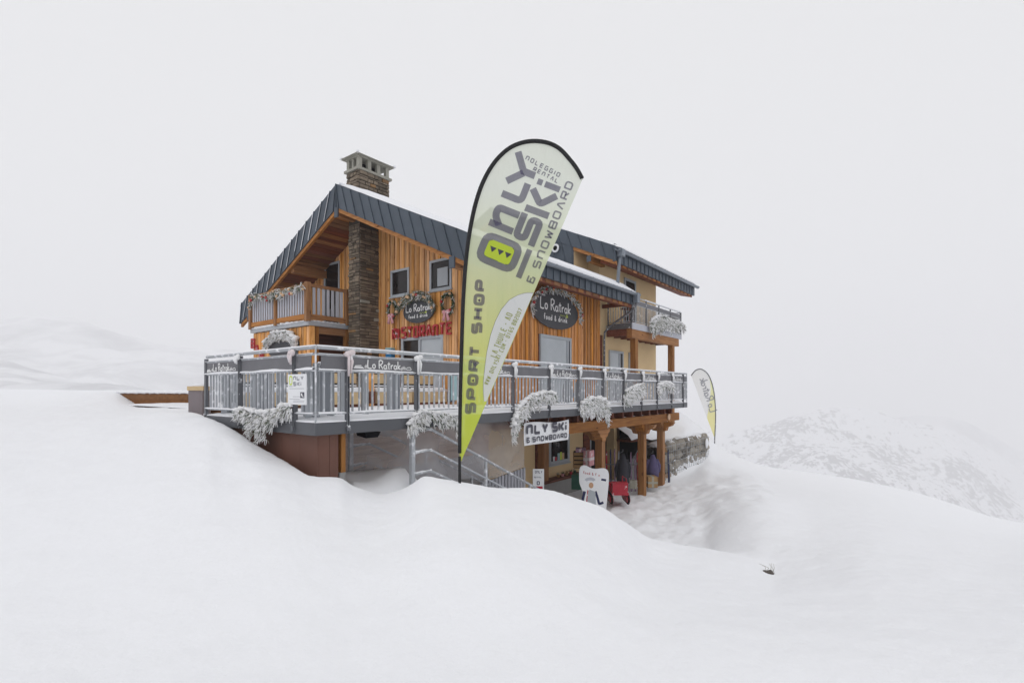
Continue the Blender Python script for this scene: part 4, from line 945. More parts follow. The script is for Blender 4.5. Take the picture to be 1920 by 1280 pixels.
# snow lying on the terrace
def snowsheet(x0, x1, y0, y1, z, th, name, parent, d=.11, seed=0, lip=True):
    V = []; F = []; nx = max(2, int((x1 - x0) / d)); ny = max(2, int((y1 - y0) / d))
    for i in range(nx + 1):
        for k in range(ny + 1):
            x = x0 + (x1 - x0) * i / nx; y = y0 + (y1 - y0) * k / ny
            e = min(i, nx - i, k, ny - k); f = 0.25 + .75 * smooth(e / 2.0)
            h = th * f * (1 + .45 * noise.noise(Vector((x * 1.4, y * 1.4, seed)))) + .02 * noise.noise(Vector((x * 5, y * 5, seed)))
            dx = dy = 0
            if k == 0: dy = .035 * noise.noise(Vector((x * 6, 0, seed))) - .01
            if i == 0: dx = .03 * noise.noise(Vector((0, y * 6, seed)))
            V.append((x + dx, y + dy, z + max(.004, h)))
    m = ny + 1
    for i in range(nx):
        for k in range(ny): F.append((i * m + k, (i + 1) * m + k, (i + 1) * m + k + 1, i * m + k + 1))
    rim = [i * m for i in range(nx + 1)] + [nx * m + k for k in range(1, m)] + [i * m + m - 1 for i in range(nx - 1, -1, -1)] + [k for k in range(m - 2, 0, -1)]
    o = len(V)
    for r in rim: V.append((V[r][0], V[r][1], z - .0))
    for i in range(len(rim)):
        j = (i + 1) % len(rim); F.append((o + i, o + j, rim[j], rim[i]))
    me = bpy.data.meshes.new(name); me.from_pydata(V, [], F); me.materials.append(snow_s)
    me.polygons.foreach_set("use_smooth", [True] * len(me.polygons)); me.update()
    return tag(link(name, me, parent), kind="stuff")
snowsheet(TX0 - .01, TX1, TY0 - .01, YW - .08, .002, .055, "floor_snow", terrace, seed=2)
snowsheet(TX0 + .0, XG - .05, YW - .12, TY1 + .1, .001, .06, "floor_snow", terrace, .16, 4)
snowsheet(5.0, XG - .05, TY1 - .05, BY1, .0, .05, "floor_snow", terrace, .25, 5)
# base under the terrace corner: rust-brown sheets
base = []
BXF, BYF = TX0 + .07, TY0 + .07
q = MB(); q.box(BXF + .02, BXF + .3, BYF + .02, TY1, -2.4, -.175); bw = q.build("base_wall", redwood, terrace)
for a_, b_ in ((BYF, 6.93), (6.93, 7.45), (7.45, 8.2), (8.2, 9.0), (9.0, TY1)): boxpart("panel", rust, bw, BXF, BXF + .019, a_ + (.0 if a_ > BYF else .004), b_ - .005, -2.4, -.176)
for a_, b_ in ((BXF + .02, 4.13), (4.13, 4.27)): boxpart("panel", rust, bw, a_, b_ - .005, BYF - .0, BYF + .019, -2.4, -.176)
boxpart("base_wall", redwood, terrace, BXF + .301, 4.265, BYF + .02, BYF + .3, -2.4, -.175)
boxpart("corner_post", beam, terrace, 4.33, 4.40, BYF + .02, BYF + .14, -.74, -.18)
boxpart("corner_post", concrete, terrace, 4.30, 4.40, BYF + .02, BYF + .2, -2.4, -.741)
# beams, joists, posts and corbels
boxpart("beam", beam_x, terrace, 9.7, 18.9, 6.82, 7.04, -.66, -.39)
boxpart("beam", beam_x, terrace, 10.9, 18.4, 9.0, 9.18, -.66, -.39)
x = 4.9
while x < 18.4: boxpart("joist", redwood, terrace, x, x + .1, TY0 + .42 if x > 9.5 else 8.35, 9.27, -.385, -.16); x += .66
for px, by in ((1125, 930), (1203.5, 932), (1239, 918)):
    a, b = g2(px); x = 6.93 * a / b
    boxpart("post", beam, terrace, x - .105, x + .105, 6.82, 7.03, -3.25, -.9)
    q = MB()
    for y0, y1 in ((6.795, 7.065),):
        pr = [(-.62, -.662), (.62, -.662), (.62, -.72), (.46, -.76), (.40, -.84), (.22, -.88), (.16, -.985), (-.16, -.985), (-.22, -.88), (-.40, -.84), (-.46, -.76), (-.62, -.72)]
        s_ = .56 if px < 1200 else .48
        q.prism([(x + a_ * s_, z_) for a_, z_ in pr], (Vector((0, 0, 0)), Vector((1, 0, 0)), ZUP, Vector((0, 1, 0))), y0, y1)
    q.build("corbel", beam_x, terrace)
    q = MB()
    q.prism([(7.07, -.665), (7.5, -.665), (7.42, -.78), (7.25, -.84), (7.2, -.96), (7.07, -.98)], (Vector((0, 0, 0)), Vector((0, 1, 0)), ZUP, Vector((1, 0, 0))), x - .1, x + .1)
    q.prism([(6.79, -.665), (6.45, -.665), (6.52, -.78), (6.68, -.84), (6.72, -.96), (6.79, -.98)], (Vector((0, 0, 0)), Vector((0, 1, 0)), ZUP, Vector((1, 0, 0))), x - .1, x + .1) if px > 1200 else None
    q.build("corbel", beam, terrace)
bx_ = onY(1253, 776, 6.8); q = MB(); q.tube([(bx_.x, 6.80, -.50), (bx_.x, 6.76, -.50)], .11, 14); q.build("beam_disc", gold, terrace)
# inside of the undercroft: planks over concrete at the back
q = MB(); q.box(4.3, XG - .01, 9.30, YW - .0, -3.2, -1.3); und = q.build("back_wall", paleconc, terrace)
for i in range(6): boxpart("plank", wallplank, und, 4.3, XG - .01, 9.26, 9.30, -1.29 + i * .185, -1.29 + i * .185 + .178)

# ------------------------------------------------------------------ terrace railings
def squiggle(q, fr, x0, x1, zc, h, st, mat=0):
    n = 9; pts = []
    for i in range(n): pts.append((x0 + (x1 - x0) * i / (n - 1), zc + h * ((-1) ** i) * (.4 + .6 * abs(math.sin(i * 1.9))) * .5))
    ribbon(q, pts, st, fr, .0004, 0, False, mat)
def banner_letters(fr, wd, hgt, parent, sc_=1.0):
    q = MB(); h = hgt * .74; tw = hand_width("Lo Ratrak", h * .9, .06); x0 = (wd - tw) / 2
    lay_hand(q, "Lo Ratrak", h * .9, .019 * sc_, fr, (x0, hgt * .20), .06)
    squiggle(q, fr, wd * .20, x0 - .01, hgt * .33, hgt * .32, .011 * sc_); squiggle(q, fr, x0 + tw + .0, wd * .84, hgt * .30, hgt * .32, .011 * sc_)
    for a_, b_ in (((wd * .04, hgt * .2), (wd * .19, hgt * .2)), ((wd * .05, hgt * .28), (wd * .17, hgt * .28)), ((wd * .06, hgt * .36), (wd * .15, hgt * .40))):
        ribbon(q, [a_, b_], .014 * sc_, fr, .001)
    ribbon(q, rnd_corners([(wd * .85, hgt * .2), (wd * .94, hgt * .2), (wd * .92, hgt * .42), (wd * .86, hgt * .38)], .03, True), .011 * sc_, fr, .001, 0, True)
    return tag(q.build("lettering", whiteprint, parent), kind="stuff")
def railing(name, label, axis, p0, p1, posts, lettered, seed):
    """axis 'x': runs along +X at Y = TY0; axis 'y': runs along +Y at X = TX0"""
    rr = random.Random(seed)
    t = thing(name, label, "railing", (TX0, TY0, 0), "railings round the terrace")
    OUT = TY0 - .005 if axis == 'x' else TX0 - .005
    def bx(m, a, b, o0, o1, z0, z1, mat=0):
        if axis == 'x': m.box(a, b, OUT + o0, OUT + o1, z0, z1, mat)
        else: m.box(OUT + o0, OUT + o1, a, b, z0, z1, mat)
    def pt(a, o, z): return (a, OUT + o, z) if axis == 'x' else (OUT + o, a, z)
    q = MB(); q.tube([pt(p0 - (.0), .02, 1.035), pt(p1, .02, 1.035)], .026, 10)
    hr = q.build("handrail", galv_f, t, True)
    q = MB(); n = int((p1 - p0) / .25); q.tube([pt(p0 + (p1 - p0) * i / n, .02 + .004 * math.sin(i * 2.1), 1.056 + .004 * noise.noise(Vector((i * .7, seed, 0)))) for i in range(n + 1)], .017, 8)
    tag(q.build("rail_snow", snow_s, t, True), kind="stuff")
    for nm, z0, z1, w0, w1 in (("upper_bar", .925, .950, .0, .03), ("middle_bar", .705, .728, .0, .045), ("lower_bar", .105, .125, .0, .035)):
        q = MB(); bx(q, p0, p1, w0, w1, z0, z1); q.build(nm, galv_f, t)
    q = MB(); o = len(q.v); n = int((p1 - p0) / .06); 
    def strip(z, wd, th, bot, skip=0.0):
        m = MB(); rows = []
        for i in range(n + 1):
            a = p0 + (p1 - p0) * i / n; h = th * (.75 + .5 * noise.noise(Vector((a * 2.2, seed, z * 9)))) * (1 if rr.random() > skip else .2)
            near = min(abs(a - s) for s in posts) if posts else 1
            h *= smooth(min(1, near / .06 + .1))
            w_ = wd * (.85 + .3 * noise.noise(Vector((a * 3, 7, z))))
            rows.append([pt(a, -.012 - w_ * .3, z), pt(a, -.012 - w_ * .3, z + h * .6), pt(a, w_ * .3, z + h), pt(a, w_, z + h * .6), pt(a, w_, z)])
        for r in rows: m.v += r
        for i in range(n):
            for k in range(4): m.face((i * 5 + k, (i + 1) * 5 + k, (i + 1) * 5 + k + 1, i * 5 + k + 1))
        return m
    tag(strip(.726, .05, .045, 0).build("bar_snow", snow_s, t, True), kind="stuff")
    tag(strip(.949, .03, .012, 0).build("bar_snow", snow_s, t, True), kind="stuff")
    tag(strip(.124, .035, .03, 0, .1).build("bar_snow", snow_s, t, True), kind="stuff")
    for s in posts:
        q = MB(); bx(q, s - .021, s - .011, -.035, .03, -.16, 1.0); bx(q, s + .011, s + .021, -.035, .03, -.16, 1.0)
        bx(q, s - .03, s + .03, -.05, .012, -.13, -.06)
        q.build("post", steel_d, t)
    ends = [p0] + list(posts) + [p1]
    for i, (a, b) in enumerate(zip(ends, ends[1:])):
        if b - a < .15: continue
        nn = max(4, int((b - a) / .12)); a2, b2 = a + .045, b - .045; m = MB()
        for j in range(nn + 1):
            u = a2 + (b2 - a2) * j / nn; sag = .012 * math.sin(j * 1.7 + seed + i)
            for z in (.735, .83, .922): m.v.append(pt(u, -.004 + sag * (.5 if z != .83 else 1), z))
        for j in range(nn):
            for k in range(2): m.face((j * 3 + k, (j + 1) * 3 + k, (j + 1) * 3 + k + 1, j * 3 + k + 1))
        o = len(m.v); m.v += [tuple(Vector(v) + (Vector((0, .006, 0)) if axis == 'x' else Vector((.006, 0, 0)))) for v in m.v[:o]]
        for f in list(m.f): m.face(tuple(o + i_ for i_ in reversed(f)))
        bn = m.build("banner", panel_m, t, True)
        if i in lettered:
            wd = b2 - a2
            fr = (Vector((a2, OUT - .022, .735)), Vector((1, 0, 0)), ZUP, Vector((0, -1, 0))) if axis == 'x' else (Vector((OUT - .022, b2, .735)), Vector((0, -1, 0)), ZUP, Vector((-1, 0, 0)))
            banner_letters(fr, wd, .187, bn)
    m = MB()
    if axis == 'x': m.box(-.009, .009, .002, .032, .126, .704)
    else: m.box(.002, .032, -.009, .009, .126, .704)
    me = m.mesh("baluster", galv_f); me2 = MB()
    u = p0 + .10
    while u < p1 - .05:
        if min(abs(u - s) for s in posts) > .05:
            link("baluster", me, t, (u, OUT, 0) if axis == 'x' else (OUT, u, 0))
        u += .1155
    return t
rposts = [4.36, 5.66, 6.95, 8.24, 9.56, 10.83, 12.09, 13.31, 14.53, 15.72, 16.97, 18.08]
R1 = railing("terrace_railing", "long grey terrace railing with dark lettered cloth strips facing the shop banner", 'x', TX0 + .03, TX1, rposts, {1, 3, 5, 7, 9, 11}, 3)
R2 = railing("terrace_railing", "short grey terrace railing on the left edge of the terrace, above the snow slope", 'y', TY0 + .03, 9.92, [6.92, 8.59], {2}, 5)
q = MB(); q.tube([(TX0, TY0, -.17), (TX0, TY0, 1.05)], .013, 8); q.build("corner_post", galv_f, R1)
q = MB(); q.box(TX0 - .02, TX0 + .03, 9.90, 9.96, -.1, 1.0); q.build("end_post", steel_d, R2)
q = MB(); q.tube([(TX1 - .02, TY0, -.16), (TX1 - .02, TY0, 1.03)], .02, 8); q.build("end_post", galv_f, R1)
# return of the railing at the far end
R3 = thing("terrace_railing", "short railing closing the far right end of the terrace under the upper balcony", "railing", (TX1, YW, 0), "railings round the terrace")
for z, r_ in ((1.035, .024), (.94, .013), (.716, .016), (.115, .013)):
    q = MB(); q.tube([(TX1 - .02, TY0 + .05, z), (TX1 - .02, YW - .1, z)], r_, 8); q.build("rail", galv_f, R3, True)
boxpart("banner", panel_m, R3, TX1 - .025, TX1 - .015, TY0 + .1, YW - .2, .735, .922)
m = MB(); m.box(-.012, .012, -.009, .009, .126, .704); me = m.mesh("baluster", galv_f); y = TY0 + .15
while y < YW - .2: link("baluster", me, R3, (TX1 - .02, y, 0)); y += .1155

# ------------------------------------------------------------------ upper balcony on the cream wing
CBX0, CBX1, CBY = 18.0, 23.2, 8.3
ub = thing("upper_balcony", "upper balcony on brown posts against the cream wing, with metal railing", "balcony", (CBX0, CBY, 2.9))
bz = 2.78
boxpart("slab", galv, ub, CBX0, CBX1, CBY, YW - .02, bz, bz + .17)
boxpart("slab_edge", slatgrey, ub, CBX0 - .01, CBX1 + .02, CBY - .03, CBY - .002, bz - .03, bz + .2)
boxpart("slab_edge", steel_d, ub, CBX0 - .03, CBX0 - .002, CBY - .001, YW - .1, bz, bz + .2)
boxpart("beam", beam_x, ub, CBX0 + .02, CBX1 - .25, CBY + .0, CBY + .22, bz - .36, bz - .002)
for i in range(9):
    x = CBX0 + .05 + i * .6; boxpart("joist", redwood, ub, x, x + .14, CBY + .221, YW - .03, bz - .26, bz - .003)
for px in (1189, 1258.5):
    a, b = g2(px); x = (CBY + .12) * a / b
    boxpart("post", beam, ub, x - .12, x + .12, CBY + .01, CBY + .23, -.1 if px < 1200 else -1.8, bz - .361)
def thinrail(parent, x0, x1, y0, y1, zb, posts, n):
    for z, r_ in ((1.02, .022), (.92, .012), (.74, .012), (.10, .014)):
        q = MB(); q.tube([(x0, y0, zb + z), (x1, y1, zb + z)], r_, 8); q.build("rail", galv_f, parent, True)
    for i in range(posts + 1):
        t = i / posts; x = x0 + (x1 - x0) * t; y = y0 + (y1 - y0) * t
        boxpart("post", steel_d, parent, x - .03, x + .03, y - .02, y + .02, zb - .1, zb + 1.02)
        if i < posts:
            xa, ya = x0 + (x1 - x0) * (i + .04 * 1) / posts, y0 + (y1 - y0) * (i + .04) / posts; xb, yb = x0 + (x1 - x0) * (i + .96) / posts, y0 + (y1 - y0) * (i + .96) / posts
            q = MB(); q.hexa([(xa, ya - .004, zb + .75), (xb, yb - .004, zb + .75), (xb + .003, yb + .004, zb + .75), (xa + .003, ya + .004, zb + .75)], [(xa, ya - .004, zb + .91), (xb, yb - .004, zb + .91), (xb + .003, yb + .004, zb + .91), (xa + .003, ya + .004, zb + .91)])
            q.build("banner", panel_m, parent)
    m = MB(); m.box(-.01, .01, -.01, .01, zb + .1, zb + .74); me = m.mesh("baluster", galv_f)
    for i in range(1, n): link("baluster", me, parent, (x0 + (x1 - x0) * i / n, y0 + (y1 - y0) * i / n, 0))
thinrail(ub, CBX0 + .03, CBX1, CBY, CBY, bz + .17, 4, 40); thinrail(ub, CBX0 + .03, CBX0 + .03, CBY + .03, YW - .1, bz + .17, 1, 9); thinrail(ub, CBX1, CBX1, CBY + .03, YW - .1, bz + .17, 1, 9)
q = MB(); q.tube([(CBX0 + 1.2, CBY, bz + 1.215), (CBX1, CBY, bz + 1.215)], .022, 6); tag(q.build("rail_snow", snow_s, ub, True), kind="stuff")
boxpart("floor_snow", snow_s, ub, CBX0 + .1, CBX1 - .05, CBY + .02, YW - .3, bz + .171, bz + .23)
ct = thing("balcony_table", "small dark table under a cap of snow on the upper balcony", "table", (18.75, 8.85, bz + .23))
q = MB(); q.box(18.55, 19.0, 8.65, 9.05, bz + .85, bz + .89); q.build("table_top", redwood, ct)
for a_, b_ in ((18.58, 8.68), (18.97, 8.68), (18.58, 9.02), (18.97, 9.02)): boxpart("leg", redwood, ct, a_ - .02, a_ + .02, b_ - .02, b_ + .02, bz + .2, bz + .849)
q = MB(); q.blob((18.77, 8.85, bz + .9), (.26, .22, .2), 12, 7, rnd=.2, flat=-.1); q.build("snow_cap", snow_s, ct, True)

# ------------------------------------------------------------------ left edge: low timber wall and planter
wa = onD(366, 738, 16.6); wb = onD(214, 738, 17.4)
tw = thing("timber_wall", "low brown plank wall half buried in snow, running left from the grey planter", "wall", (wa.x, wa.y, 0))
d = (wb - wa); d.z = 0; L = d.length; d.normalize(); nrm = Vector((-d.y, d.x, 0)); nrm = nrm if nrm.dot(FW) < 0 else -nrm
c = (wa + wb) / 2
q = MB(); q.obox((c.x - nrm.x * .09, c.y - nrm.y * .09, .05), d * L / 2, nrm * .08, ZUP * .30); twc = q.build("core", redwood, tw)
for i in range(3):
    q = MB(); q.obox((c.x, c.y, -.165 + i * .185 + .02), d * L / 2, nrm * .022, ZUP * .088); q.build("plank", fence_w, twc)
q = MB()
for i in range(30):
    p = wa + d * (L * (i + .5) / 30); q.blob((p.x - nrm.x * .08, p.y - nrm.y * .08, .36 + .008 * math.sin(i * 2.3)), (.13, .13, .04), 8, 5, rnd=.3)
tag(q.build("wall_snow", snow_s, tw, True), kind="stuff")
pl = onD(374.5, 775, 10.9)
pt_ = thing("square_planter", "square mauve grey planter with snow on top at the end of the terrace railing", "planter", (pl.x, pl.y, 0))
q = MB(); u = Vector((RT.x, RT.y, 0)) * .148; v_ = FW * .148
q.obox((pl.x, pl.y, .17), u, v_, ZUP * .27); q.build("tub", greyplant, pt_)
q = MB(); q.obox((pl.x, pl.y, .485), u * 1.12, v_ * 1.12, ZUP * .045); q.build("rim", beige, pt_)
q = MB(); q.blob((pl.x, pl.y, .53), (.14, .14, .06), 10, 5, rnd=.3); tag(q.build("snow", snow_s, pt_, True), kind="stuff")
# ------------------------------------------------------------------ the big shop banner
FD = 6.22; FS = FD / FPX
fo = onD(862, 905, FD)
UPX = Vector((RT.x, RT.y, 0))
NRM = -FW                                                     # the cloth faces the path we stand on
def fl(px, py): return ((px - 862) * FS, (905 - py) * FS)
FLAGF = (Vector(fo), UPX, ZUP, NRM)
flag = thing("feather_flag", "tall lime green feather flag with dark lettering on a black pole before the building", "flag", fo)
pole_px = [(862, 960), (862, 905), (862.2, 830), (862.8, 760), (864, 700), (866, 640), (868.5, 570), (872.5, 500), (878, 450), (885, 410), (893, 377), (904, 345), (919, 316), (936, 294), (956, 278), (978, 269.5), (1002, 267), (1028, 271), (1050, 282), (1070, 303), (1082, 319), (1091, 336)]
def bulge(a, b):                                              # the cloth bellies a little in the wind
    return .03 * math.sin(a * 2.6 + b * 1.1) * min(1, a * 2) + .014 * math.sin(b * 4 - a * 3)
def fpt(px, py, off=0):
    a, b = fl(px, py); return fo + UPX * a + ZUP * b + NRM * (off + bulge(a, b))
fine = []
for i in range(len(pole_px) - 1):
    for k in range(4):
        t = k / 4; n_ = len(pole_px); p = [Vector(pole_px[max(0, min(n_ - 1, i + j))]) for j in (-1, 0, 1, 2)]
        fine.append(.5 * ((2 * p[1]) + (p[2] - p[0]) * t + (2 * p[0] - 5 * p[1] + 4 * p[2] - p[3]) * t * t + (3 * p[1] - p[0] - 3 * p[2] + p[3]) * t ** 3))
fine.append(Vector(pole_px[-1]))
q = MB(); q.tube([fo + Vector((0, 0, -.5)), fpt(862, 905), fpt(862, 855)], .017, 8); q.build("pole", blackcloth, flag, True)
q = MB(); sl_ = [p for p in fine if p.y < 868]; q.tube([fpt(p.x, p.y) for p in sl_], [.022 + .004 * min(1, i / 30) for i in range(len(sl_))], 8); q.build("sleeve", blackcloth, flag, True)
def flag_right(y): return 865 + (1092 - 865) * (864 - y) / (864 - 337)
def cloth_rows(left, right, ys, nx=14, off=0.0):
    m = MB()
    for y in ys:
        l, r = left(y), right(y)
        for i in range(nx + 1): m.v.append(tuple(fpt(l + (r - l) * i / nx, y, off)))
    for j in range(len(ys) - 1):
        for i in range(nx): m.face((j * (nx + 1) + i, j * (nx + 1) + i + 1, (j + 1) * (nx + 1) + i + 1, (j + 1) * (nx + 1) + i))
    return m
def fl_left(y):
    for a, b in zip(fine, fine[1:]):
        if a.y >= y >= b.y and a.x < 1003: return a.x + (b.x - a.x) * ((a.y - y) / (a.y - b.y) if a.y != b.y else 0)
    return 1000
def fl_r2(y):
    if y >= 337: return flag_right(y)
    for a, b in zip(fine, fine[1:]):
        if b.y >= y >= a.y and b.x > 1003: return a.x + (b.x - a.x) * ((y - a.y) / (b.y - a.y) if a.y != b.y else 0)
    return 1004
ys = [268 + (337 - 268) * (i / 12) ** 1.6 for i in range(13)] + [337 + (864 - 337) * i / 40 for i in range(1, 41)]
cloth_rows(fl_left, fl_r2, ys).build("cloth", flagcloth, flag, True)
# white teardrop patch along the lower right edge
tl_px = [(908, 752), (906.5, 735), (906.5, 715), (909, 690), (913, 660), (920, 628), (929, 602), (940, 580), (955, 562), (972, 552), (988, 548), (1003, 549)]
def tl(y):
    for a, b in zip(tl_px, tl_px[1:]):
        if a[1] >= y >= b[1]: return a[0] + (b[0] - a[0]) * (a[1] - y) / (a[1] - b[1] + 1e-6)
    return 985 if y < 548.5 else 908
cloth_rows(tl, lambda y: max(tl(y) + .3, flag_right(y) - 1.0), [548 + (752 - 548) * (i / 24) ** 1.3 for i in range(25)], 8, .003).build("white_patch", flagwhite, flag, True)
class FM(MB):                                                 # print that follows the belly of the cloth
    def drape(s, off):
        for i, v in enumerate(s.v):
            d = Vector(v) - fo; a, b = d.dot(UPX), d.dot(ZUP); h = d.dot(NRM)
            s.v[i] = tuple(fo + UPX * a + ZUP * b + NRM * (off + h + bulge(a, b)))
        return s
def fframe(px, py, dx, dy):
    """frame on the cloth: baseline starts at the picture point and reads along (dx, dy)"""
    l = math.hypot(dx, dy); dx /= l; dy /= l; a, b = fl(px, py)
    return (fo + UPX * a + ZUP * b, UPX * dx - ZUP * dy, UPX * dy + ZUP * dx, NRM)
dd = Vector((.375, -.927)); vv = Vector((.927, .375)); A0 = Vector((892, 474))
def lp(s, t): p = A0 + dd * s + vv * t; return fl(p.x, p.y)
def lrib(q, pts, wd, closed=False, r=0, k=0):
    P = [lp(s, t) for s, t in pts]
    if r: P = rnd_corners(P, r * FS, closed, 4)
    ribbon(q, P, wd * FS, FLAGF, k * .0006, 0, closed)
FK = [0.0]
def nl():
    """closes the letter under way and starts the next one"""
    global q
    FK[0] += .0; q.drape(.005).build("letter", flagink, flag); q = FM()
q = FM()
lrib(q, [(-5, 7), (41.5, 7), (41.5, 73), (-5, 73)], 14, True, 15)                       # O
nl()
lrib(q, [(64.5, 1), (64.5, 49)], 13); lrib(q, [(66, 20), (80, 7), (97, 7), (97, 49)], 13.5, False, 12, 1)      # n
nl()
lrib(q, [(123, 3), (123, 42), (157, 42)], 13, False, 9)                            # L
nl()
lrib(q, [(204, 3), (175, 26), (175, 49)], 13, False, 0); lrib(q, [(147, 3), (172, 27)], 13, False, 0, 1)     # Y
nl()
lrib(q, [(-13, 91.5), (44, 91.5)], 11)                                             # underscore
nl()
lrib(q, [(105, 57), (60, 57), (60, 74), (98, 74), (98, 91), (51, 91)], 13, False, 8, 1)   # S
nl()
lrib(q, [(115, 54), (115, 101)], 13); lrib(q, [(152, 54), (130, 77.5), (155, 101)], 13, False, 7, 1)           # K
nl()
lrib(q, [(168, 72), (168, 102)], 11.5); lrib(q, [(168, 57), (168, 67)], 11)                                  # i
q.drape(.005).build("letter", flagink, flag)
q = FM()
q.prism([lp(s, t) for s, t in [(1, 18), (5, 14), (32, 14), (36, 18), (36, 62), (32, 66), (5, 66), (1, 62)]], FLAGF, -.0004, .0002)
q.drape(.004).build("lime_patch", flaggreen, flag)
for t in (26, 41, 56): q = FM(); q.prism([lp(13, t + 1), lp(23.5, t - 6), lp(23.5, t + 7)], FLAGF, 0, .0004); q.drape(.012).build("fir_mark", flagink, flag)
def tline(txt, px, py, dx, dy, h, w, gap, st, mat, name, space=.6):
    if h > 12.5: letters(FM, txt, h * FS, w * FS, gap * FS, st * FS, fframe(px, py, dx, dy), (0, 0), mat, flag, lambda q: q.drape(.0062), z=.0004, space=space); return
    q = FM(); lay_tech(q, txt, h * FS, w * FS, gap * FS, st * FS, fframe(px, py, dx, dy), (0, 0), z=.0004, space=space); tag(q.drape(.0062).build(name, mat, flag), kind="stuff")
b0 = A0 + dd * (-15) + vv * 122.5
tline("& SNOWBOARD", b0.x, b0.y, dd.x, dd.y, 15.5, 15.5, 4.2, 3.2, flagink, "snowboard_lettering", .55)
tline("NOLEGGIO", 984, 300.5, .885, .466, 8.8, 7.0, 3.0, 1.9, flagink, "rental_lettering")
tline("RENTAL", 998, 320.5, .885, .466, 8.2, 6.6, 2.6, 1.9, flagink, "rental_lettering")
tline("SPORT SHOP", 892, 777, .079, -.997, 21, 22.3, 4.4, 6.4, flagink, "sport_shop_lettering", .62)
q = FM()
for k_ in (2, 8):
    s_ = {2: 2 * 26.7, 8: 7 * 26.7 + 16.5}[k_] + 10.7; px, py = 891 + .079 * s_ - 10, 777 - .997 * s_
    a, b = fl(px, py); q.prism([(a - 2.6 * FS, b), (a + 2.6 * FS, b - 3.2 * FS), (a + 2.6 * FS, b + 3.2 * FS)], FLAGF, 0, .0004)
q.drape(.009).build("fir_mark", flagink, flag)
tline("LA THUILE - AO", 930, 671, .36, -.933, 12, 5.6, 1.9, 1.7, flagink2, "address_lettering", .5)
tline("WWW.ONLYSKI.COM - 0165 882007", 914.5, 722, .42, -.907, 8.5, 4.3, 1.55, 1.4, flagink2, "address_lettering", .5)
q = FM(); ribbon(q, [fl(tl(y) - .3, y) for y in [752, 735, 715, 690, 660, 628, 602, 580, 562, 553, 549.5]] + [fl(990, 548), fl(1002, 548.5)], .8 * FS, FLAGF)
q.drape(.0042).build("patch_outline", flagink, flag)

# ------------------------------------------------------------------ the small flag beyond the building
F2D = 27.5; S2 = F2D / FPX; f2o = onD(1340, 824, F2D)
flag2 = thing("feather_flag", "small pale feather flag with yellow edge on the snow bank beyond the terrace", "flag", f2o)
def f2(px, py): return ((px - 1340) * S2, (824 - py) * S2)
def f2p(px, py, off=0): a, b = f2(px, py); return f2o + UPX * a + ZUP * b + NRM * (off + .05 * math.sin(a * 2 + b))
pp = [(1340, 832), (1340, 824), (1341, 790), (1340.5, 760), (1338, 734), (1333.5, 715), (1327.5, 702), (1320, 694.5), (1312, 691.5), (1304, 694), (1299, 699), (1295.5, 704)]
f2f = []
for i in range(len(pp) - 1):
    for k in range(3):
        t = k / 3; n_ = len(pp); p = [Vector(pp[max(0, min(n_ - 1, i + j))]) for j in (-1, 0, 1, 2)]
        f2f.append(.5 * ((2 * p[1]) + (p[2] - p[0]) * t + (2 * p[0] - 5 * p[1] + 4 * p[2] - p[3]) * t * t + (3 * p[1] - p[0] - 3 * p[2] + p[3]) * t ** 3))
f2f.append(Vector(pp[-1]))
q = MB(); q.tube([f2p(p.x, p.y) for p in f2f], .028, 6); q.build("pole", steel_d, flag2, True)
m = MB(); m2 = MB(); ysl = [692.5 + (818 - 692.5) * (i / 26) ** 1.2 for i in range(27)]
def f2right(y):
    for a, b in zip(f2f, f2f[1:]):
        if a.y >= y >= b.y and a.x > 1311.5: return a.x + (b.x - a.x) * ((a.y - y) / (a.y - b.y + 1e-6))
    return 1312
def f2left(y):
    if y > 704: return 1295.5 + (1340 - 1295.5) * (y - 704) / (822 - 704)
    for a, b in zip(f2f, f2f[1:]):
        if b.y >= y >= a.y and b.x < 1312.5: return a.x + (b.x - a.x) * ((y - a.y) / (b.y - a.y + 1e-6))
    return 1312
def f2mid(y): return max(f2left(y), f2right(y) - max(0, (y - 703) * .20 if y < 780 else 15.4))
for mm, lf, rf in ((m, f2left, f2mid), (m2, f2mid, f2right)):
    for y in ysl:
        for i in range(5): mm.v.append(tuple(f2p(lf(y) + (rf(y) - lf(y)) * i / 4, y)))
    for j in range(26):
        for i in range(4): mm.face((j * 5 + i, j * 5 + i + 1, (j + 1) * 5 + i + 1, (j + 1) * 5 + i))
m.build("cloth", flag2white, flag2, True); m2.build("yellow_edge", flag2yel, flag2, True)
q = MB()
a, b = f2(1330.5, 773); d2 = Vector((-.30, .954, 0)).normalized()      # read from behind: the writing is mirrored
fr = (f2o + UPX * a + ZUP * b, UPX * d2.x + ZUP * d2.y, UPX * (d2.y) * 1.0 - ZUP * d2.x, NRM)
lay_hand(q, "Lo Ratrak", 14 * S2, 1.7 * S2, fr, (0, 0), .02, off=.075); tag(q.build("lettering", greyprint, flag2), kind="stuff")

